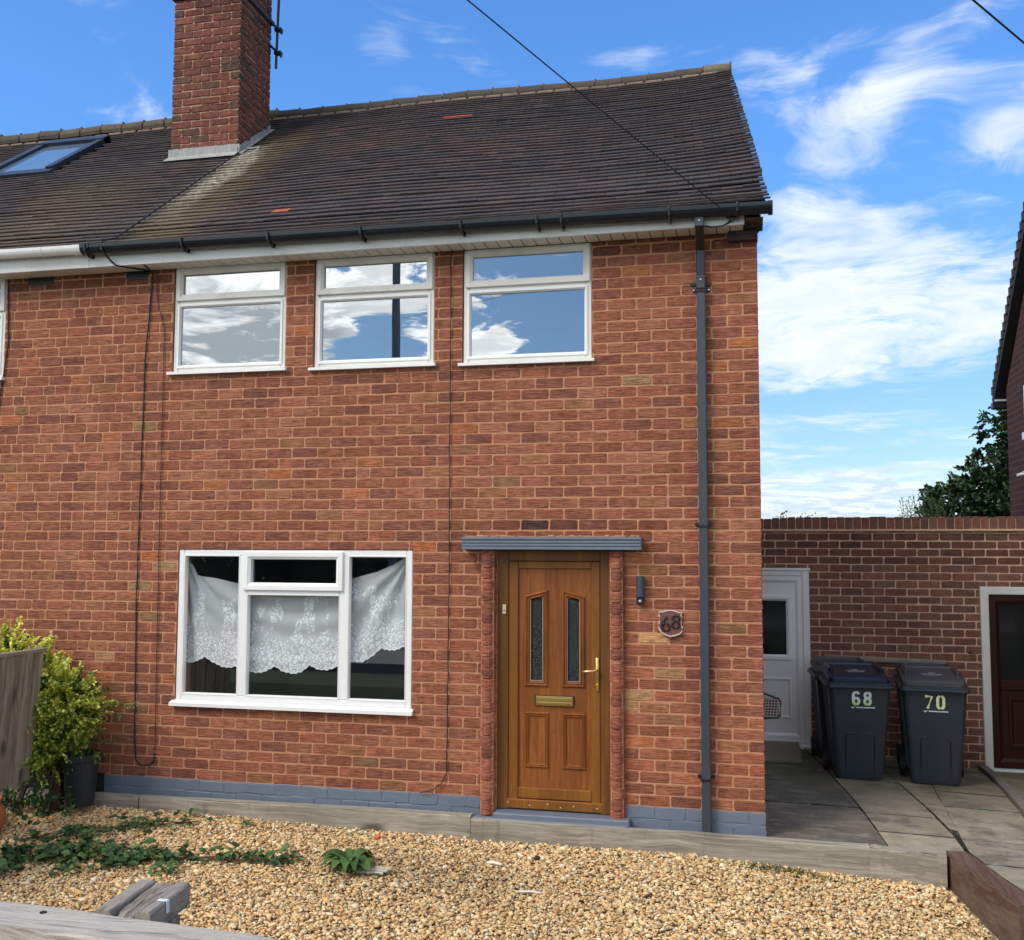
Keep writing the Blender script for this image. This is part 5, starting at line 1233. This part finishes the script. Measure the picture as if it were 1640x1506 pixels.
D = unit(np.stack([r_.normal(0, .5, n), r_.normal(0, .5, n), np.full(n, .8)], -1)); Nn = unit(np.cross(D, r_.normal(size=(n, 3)))); V = leaf_verts(P, D, Nn, r_.uniform(.015, .05, n), np.full(n, .004))
c_ = np.array((.09, .12, .035)) * r_.uniform(.6, 1.4, (n, 1)); o = np_mesh('grass_tuft', V, LF6, np.repeat(c_[:, None], 6, 1), M_LEAF); tag(o, 'low mossy grass along the timber edging below the house corner', 'grass'); o['kind'] = 'stuff'
# bits lying about
def stick(p0, p1, r0, label, m, name='stick', cat='stick'):
    mb = MB(); z = [float(gzf(*p)) + .022 for p in (p0, p1)]; mb.tube([(*p0, z[0]), ((p0[0] + p1[0]) / 2, (p0[1] + p1[1]) / 2 + .004, (z[0] + z[1]) / 2 + .004), (*p1, z[1])], [r0, r0 * 1.1, r0 * .8], 6); tag(obj(name, mb, m), label, cat)
M_STK = mat('bleached_wood', (.48, .42, .34), .85, nscale=30, namt=.3)
stick((-1.93, -.60), (-1.82, -.62), .011, 'short white stick lying on the gravel below the door step', mat('white_stick', (.7, .66, .58), .7))
stick((-1.60, -1.06), (-1.45, -1.05), .008, 'thin white twig lying on the gravel nearer the front', mat('white_twig', (.66, .62, .55), .7))
mb = MB()
for i in range(3): mb.bbox(-2.74 + i * .012, -2.56 + i * .02, -1.02 + i * .03, -.995 + i * .03, float(gzf(-2.7, -.95)) + .012 + .008 * i, float(gzf(-2.7, -.95)) + .028 + .008 * i, .003)
tag(obj('wood_splinters', mb, M_STK), 'pale splintered wood lying beside the broad leaved weed', 'wood')
stick((-2.30, -.98), (-2.20, -1.03), .009, 'brown stick lying on the gravel right of the weed', mat('brown_twig', (.22, .14, .09), .85))
mb = MB(); mb.lathe([(0, 0), (.022, .002), (.026, .012), (.016, .024), (0, .026)], (-1.60, -.45, float(gzf(-1.6, -.45)) + .005), 7); tag(obj('black_stone', mb, M_RUBBER), 'small black lump on the gravel near the door step', 'stone')
mb = MB(); mb.bbox(.02 - 2.9, .06 - 2.9, -.34, -.30, float(gzf(-2.9, -.3)) + .01, float(gzf(-2.9, -.3)) + .03, .005)
tag(obj('brick_chip', mb, mat('orange_chip', (.55, .13, .05), .8)), 'small orange brick chip on the gravel close to the timber edging', 'brick')

# foreground rail
fr = thing('knee_rail', 'pale weathered wooden fence rail across the lower left foreground', 'fence rail', (-1.4, -5.8, .5))
mb = MB(); n = 20; rings = []
for i in range(n + 1):
    x = -2.6 + 2.1 * i / n; yb_ = -5.73 + (x + 1.788) * (-.094); j = lambda: random.gauss(0, .0012); z = 1.250
    rings.append([(x, yb_ + j(), z - .034), (x, yb_ + j(), z - .004 + j()), (x, yb_ - .005, z + j()), (x, yb_ - .06, z + j() * .8), (x, yb_ - .124, z + j()), (x, yb_ - .129, z - .005 + j()), (x, yb_ - .129 + j(), z - .034)])
mb.loft(rings); obj('top_rail', mb, M_RAIL, fr)
for x in (-2.5, -.62):
    mb = MB(); mb.bbox(x, x + .09, -5.84 - (x + 1.788) * .094 + .01, -5.75 - (x + 1.788) * .094 + .01, .40, 1.214, .005); obj('post', mb, M_FENCE, fr)
mb = MB(); mb.tube([(-1.63, -5.785, 1.247), (-1.63, -5.785, 1.252)], .0075, 10); obj('screw', mb, M_BLACK, fr)
# rotten stub on its post
st = thing('rotten_rail_stub', 'cracked rotten wooden plank end on a short post behind the pale rail', 'fence post', (-1.46, -5.6, .5))
mb = MB()
for k, (a, b, cdk, dz) in enumerate(((-1.533, -1.492, 0, -.002), (-1.490, -1.462, 1, -.010), (-1.460, -1.433, 1, -.007), (-1.431, -1.394, 0, 0))):
    sk_ = -.115; y0_, y1_ = -5.735 - random.uniform(0, .01), -5.520 - abs(random.gauss(0, .004)); n = 7; rings = []
    for i in range(n + 1):
        f = i / n; y_ = y0_ + (y1_ - y0_) * f; dx_ = (y_ + 5.735) * sk_ - .0; j = lambda: random.gauss(0, .0016 if cdk else .0007)
        zt3 = 1.252 + dz - (.010 * (1 - f) ** 3 if cdk else 0)
        rings.append([(a + dx_ + j(), y_, 1.20), (a + dx_ + j(), y_, zt3 - .004), (a + dx_ + .004, y_, zt3 + j()), (b + dx_ - .004, y_, zt3 + j()), (b + dx_ + j(), y_, zt3 - .004), (b + dx_ + j(), y_, 1.20)])
    mb.loft(rings)
obj('plank', mb, M_STUB, st)
mb = MB(); mb.bbox(-1.505, -1.405, -5.67, -5.585, .40, 1.198, .005); obj('post', mb, M_FENCE, st)
mb = MB(); mb.bbox(-1.4005, -1.3985, -5.66, -5.648, 1.225, 1.2525, .0005); mb.bbox(-1.425, -1.400, -5.66, -5.648, 1.2515, 1.2535, .0005); obj('paint_mark', mb, mat('white_mark', (.7, .7, .7), .7), st)

# ---------------------------------------------------------------- TREES beyond the wall, hedge and pole behind the camera
def tree(label, blobs, ntw, seed, trunk, leafL=.10, leafW=.055, colA=(.016, .040, .014), colB=(.055, .11, .035), nper=9, tl=.5, name='tree', r=.12):
    t_ = thing(name, label, 'tree', trunk[0])
    r_ = np.random.default_rng(seed); tw = ell_twigs(blobs, ntw, seed, .35, .15)
    spray_bush('crown', tw, nper, r_.uniform(.4, 1., ntw) * tl, leafL, leafW, colA, colB, M_LEAFD, t_, .3, seed + 1)
    mb = MB(); mb.tube(trunk, [r * (1 - .7 * i / (len(trunk) - 1)) for i in range(len(trunk))], 8)
    for b in blobs: c0 = Vector(trunk[-1]); c0.z *= .75; mb.tube([tuple(c0), ((c0.x + b[0]) / 2, (c0.y + b[1]) / 2, (c0.z + b[2]) / 2 + .1), (b[0], b[1], b[2])], [r * .4, r * .25, r * .1], 6)
    obj('trunk', mb, bpy.data.materials['bark'], t_); return t_
tree('dark green broadleaf tree behind the screen wall beside the dark gable', [(4.45, 13, 3.2, .8, .9, .75), (3.75, 13, 2.9, .6, .6, .55), (5.0, 13.2, 4.2, .75, .8, .9), (3.45, 12.8, 2.5, .45, .5, .45), (4.7, 13, 2.4, 1.2, .9, .6), (5.6, 13.5, 3.2, 1.0, .9, 1.2), (5.0, 13.2, 4.75, .30, .3, .35)], 1500, 61, [(4.9, 13.2, -.5), (4.85, 13.1, 1.5), (4.8, 13, 3.2)], nper=11, tl=.34, leafL=.11, leafW=.065)
# whispy shrub
t_ = thing('feathery_shrub', 'thin feathery pale green shrub poking above the screen wall left of the tree', 'shrub', (2.9, 12, -.5))
mb = MB(); Bs = []; Ds = []; r_ = np.random.default_rng(70)
for i in range(30):
    x_ = 2.88 + r_.normal(0, .22); top = 3.02 - abs(x_ - 2.95) * .5 + r_.normal(0, .10); lean = r_.normal(.12, .2)
    pts = [(x_, 12, 1.2), (x_ + lean * .3, 12, 2.2), (x_ + lean, 12.02, top)]; mb.tube(pts, [.012, .008, .003], 5)
    for q in range(9): f = q / 9; Bs.append((x_ + lean * (.3 + .7 * f), 12.01, 2.2 + (top - 2.2) * f)); Ds.append(unit(np.array([r_.normal(0, .6), -.2, .8])))
mb.tube([(2.9, 12, -.5), (2.9, 12, 1.4)], .05, 8); obj('stem', mb, mat('shrub_stem', (.07, .09, .045), .8), t_)
spray_bush('foliage', (np.array(Bs), np.array(Ds)), 3, np.full(len(Bs), .10), .075, .016, (.06, .10, .04), (.14, .19, .08), M_LEAF, t_, .2, 71)
tw = (np.array([(.16 + .05 * i, 4.6, 2.30) for i in range(9)]), unit(np.stack([rng.normal(.1, .4, 9), np.zeros(9), np.ones(9)], -1)))
o = spray_bush('sprig', tw, 6, rng.uniform(.12, .30, 9), .045, .018, (.05, .09, .03), (.10, .16, .05), M_LEAFD, None, .1, 72); tag(o, 'small leafy sprigs showing above the coping next to the house corner', 'plant')
mb = MB(); mb.tube([(.3, 4.6, -.4), (.3, 4.6, 2.36)], .008, 5); obj('stem', mb, bpy.data.materials['shrub_stem'], o)
# telegraph pole (seen mirrored in the upper window)
tp = thing('telegraph_pole', 'dark telegraph pole mirrored in the middle upper window', 'telegraph pole', (-8.6, -16, .4))
mb = MB(); mb.tube([(-8.6, -16, .3), (-8.6, -16, 5), (-8.6, -16, 9.6)], [.13, .115, .10], 14); obj('pole', mb, wood_mat('pole_wood', (.36, .33, .29), (.2, .18, .16), 2), tp)
mb = MB(); mb.lathe([(.0, 0), (.14, 0), (.14, .05), (0, .08)], (-8.6, -16, 9.6), 12); obj('cap', mb, M_BLACK, tp)
hd = thing('hedge', 'long dark hedge across the road mirrored in the ground floor window', 'hedge', (-8, -17, .4))
tw = ell_twigs([(x_, -17.5, 1.2, 1.6, .6, 1.0) for x_ in range(-26, 8, 2)], 900, 81, .7, .1)
spray_bush('foliage', tw, 7, np.full(900, .4), .16, .09, (.012, .03, .010), (.035, .07, .022), M_LEAFD, hd, .3, 82)
mb = MB(); mb.bbox(-27, 8, -18, -17.1, .4, 1.95, .2); obj('core', mb, mat('hedge_inside', (.01, .018, .008), 1.), hd)

# ---------------------------------------------------------------- CAMERA
Rm = Matrix(((0.97414665, -0.01409229, -0.22547664), (0.2258936, 0.07499885, 0.97126065), (0.0032232, -0.99708404, 0.07624323)))
right, down, fwd = Rm.col[0], Rm.col[1], Rm.col[2]
cam = bpy.data.cameras.new('camera'); co_ = bpy.data.objects.new('camera', cam); C.objects.link(co_)
rot = Matrix((right, -down, -fwd)).transposed().to_4x4()
co_.matrix_world = Matrix.Translation((-0.0739, -7.86, 2.06615)) @ rot
cam.sensor_fit = 'HORIZONTAL'; cam.sensor_width = 36; cam.lens = 36 * 1648 / 1640; cam.clip_end = 2000; cam.clip_start = .05
scene.camera = co_

# ---------------------------------------------------------------- LIGHT AND SKY
SUN_EL, SUN_AZ = 44, 222     # degrees; azimuth clockwise from +y
sd = Vector((math.sin(R(SUN_AZ)) * math.cos(R(SUN_EL)), math.cos(R(SUN_AZ)) * math.cos(R(SUN_EL)), math.sin(R(SUN_EL))))
su = bpy.data.lights.new('sun', 'SUN'); su.energy = 1.5; su.angle = R(28); su.color = (1, .93, .82)
so_ = bpy.data.objects.new('sun', su); C.objects.link(so_); so_.rotation_euler = sd.to_track_quat('Z', 'Y').to_euler(); so_.location = sd * 50
w = bpy.data.worlds.new('World'); scene.world = w; w.use_nodes = True; t = NT(w.node_tree); t.n.clear()
out = t.new('ShaderNodeOutputWorld'); bg = t.new('ShaderNodeBackground', {'Strength': .13})
sk = t.new('ShaderNodeTexSky', sky_type='NISHITA', sun_disc=False, sun_elevation=R(SUN_EL), sun_rotation=R(SUN_AZ), altitude=0, air_density=1.0, dust_density=.6, ozone_density=2.5)
tc = t.new('ShaderNodeTexCoord').outputs['Generated']; nrm = t.new('ShaderNodeVectorMath', operation='NORMALIZE'); t.set(nrm, 0, tc); dv = nrm.outputs[0]
sp = t.new('ShaderNodeSeparateXYZ', {0: dv}); X, Y, Z = sp.outputs
front_ = t.m('GREATER_THAN', Y, 0)
az = t.m('MULTIPLY', t.m('ARCTAN2', X, t.m('ABSOLUTE', Y)), 57.2958); el = t.m('MULTIPLY', t.m('ARCSINE', Z), 57.2958)
den = t.m('ADD', t.m('MAXIMUM', Z, 0), .12); pv = t.new('ShaderNodeCombineXYZ', {0: t.m('DIVIDE', X, den), 1: t.m('DIVIDE', Y, den), 2: 0.}).outputs[0]
warp = t.new('ShaderNodeTexNoise', {'Scale': 1.6, 'Detail': 3., 'Vector': pv}).outputs[1]
wv = t.new('ShaderNodeVectorMath', operation='MULTIPLY_ADD'); t.set(wv, 0, warp); wv.inputs[1].default_value = (.75, .75, .75); t.set(wv, 2, pv)
fbn = t.noise(wv.outputs[0], 2.8, 6, .64); fst = t.noise(t.mapping(wv.outputs[0], (1.0, 2.7, 1), (0, 0, R(-38))), 2.4, 5, .66)
back_ = t.m('SUBTRACT', 1, front_)
fb = t.m('ADD', t.m('MULTIPLY', t.m('SUBTRACT', fbn, .5), 2.3), t.m('MULTIPLY', t.m('MULTIPLY', t.m('SUBTRACT', fst, .5), 1.25), front_))
def gauss(a0, e0, sa, se, rot, amp):
    c_, s_ = math.cos(R(rot)), math.sin(R(rot)); k = 1 / 1.0
    mp = t.new('ShaderNodeVectorMath', operation='DOT_PRODUCT'); t.set(mp, 0, AE); mp.inputs[1].default_value = (c_ / sa, s_ / sa, -(a0 * c_ + e0 * s_) / sa); u = mp.outputs['Value']
    mq = t.new('ShaderNodeVectorMath', operation='DOT_PRODUCT'); t.set(mq, 0, AE); mq.inputs[1].default_value = (-s_ / se, c_ / se, -(-a0 * s_ + e0 * c_) / se); v = mq.outputs['Value']
    q = t.m('MULTIPLY_ADD', u, u, t.m('MULTIPLY', v, v))
    return t.m('DIVIDE', amp, t.m('MULTIPLY_ADD', q, q, 1.))
AE = t.new('ShaderNodeCombineXYZ', {0: az, 1: el, 2: 1.}).outputs[0]
def total(lst, base):
    s_ = base
    for g in lst: s_ = t.m('ADD', s_, gauss(*g))
    return s_
FB = [(5.5, 12.3, 10.0, 4.2, 6, .95), (5.0, 20.8, 5.8, 1.9, 50, .46), (10.0, 25.0, 6.5, 1.6, 22, .44), (2.2, 24.6, 3.0, 1.6, 20, .40),
      (-6.3, 25.9, 3.4, 1.0, 8, .42), (-14.8, 26.0, 2.6, 1.0, -22, .50), (-20.7, 26.5, 2.0, 1.3, -20, .55), (13.2, 20.5, 2.4, 1.1, 25, .42),
      (5.5, 2.6, 14, 2.4, 0, .80), (12.6, 7.3, 2.4, .8, -10, -.95), (3.0, 8.0, 3.6, .6, 5, -.45), (5.0, 4.9, 4.2, .5, 5, -.35)]
BB = [(-29, 11.2, 5.0, 4.5, 0, .60), (-21.5, 14.0, 4.0, 1.3, 0, .22), (-18.5, 9.0, 4.5, 1.1, 0, .30), (-20.0, 11.5, 1.8, 1.3, 0, -.30), (-14.0, 9.6, 2.6, 1.9, -30, .50), (-9.8, 12.8, 3.0, 2.4, 0, -.45)]
bias = t.m('ADD', t.m('MULTIPLY', total(FB, -.44), front_), t.m('MULTIPLY', total(BB, .02), back_))
fbk = t.m('MULTIPLY', t.m('SUBTRACT', t.noise(wv.outputs[0], 11., 3, .6), .5), .55)
cov = t.m('ADD', t.m('ADD', fb, bias), fbk)
covf = t.sstep(cov, -.30, .68); covb = t.sstep(cov, -.02, .16)
cv = t.m('ADD', t.m('MULTIPLY', covf, front_), t.m('MULTIPLY', covb, back_))
shd = t.noise(wv.outputs[0], 5.5, 4, .62)
low = t.m('SUBTRACT', 1, t.sstep(el, 2.0, 7.5))
fcol = t.mix(t.m('MULTIPLY', t.sstep(shd, .40, .62), t.m('MULTIPLY_ADD', low, .6, .30)), (4.6, 4.85, 5.1), (2.8, 3.4, 4.2))
greyb = t.m('ADD', t.m('MULTIPLY', t.sstep(shd, .42, .60), .5), t.m('MULTIPLY', gauss(-28.0, 11.2, 4.2, 1.8, 0, 1.2), t.m('MULTIPLY_ADD', shd, 4.0, -1.1)), clamp=True)
bcol = t.mix(greyb, (12.5, 12.2, 11.8), (4.0, 4.3, 4.5))
ccol = t.mix(front_, bcol, fcol)
hz = t.sstep(el, 3., 24.)
skc = t.mix(1, sk.outputs[0], t.mix(hz, (.50, .60, .74), (.48, .81, 1.15)), 'MULTIPLY')
skbk = t.mix(1, sk.outputs[0], (.42, .53, .62), 'MULTIPLY')
hi = t.sstep(el, 32., 45.)
skb = t.mix(front_, t.mix(hi, skbk, sk.outputs[0]), skc)
fin = t.mix(t.m('MULTIPLY', cv, .94), skb, ccol)
below = t.sstep(Z, -.03, 0.0); fin = t.mix(below, (1.0, 1.0, .9), fin)
t.set(bg, 'Color', fin); t.l.new(bg.outputs[0], out.inputs[0])
scene.view_settings.view_transform = 'Standard'; scene.view_settings.look = 'None'; scene.view_settings.exposure = .78; scene.view_settings.gamma = 1
scene.cycles.max_bounces = 5; scene.cycles.diffuse_bounces = 3; scene.cycles.transparent_max_bounces = 8; w.cycles.sampling_method = 'MANUAL'; w.cycles.sample_map_resolution = 512
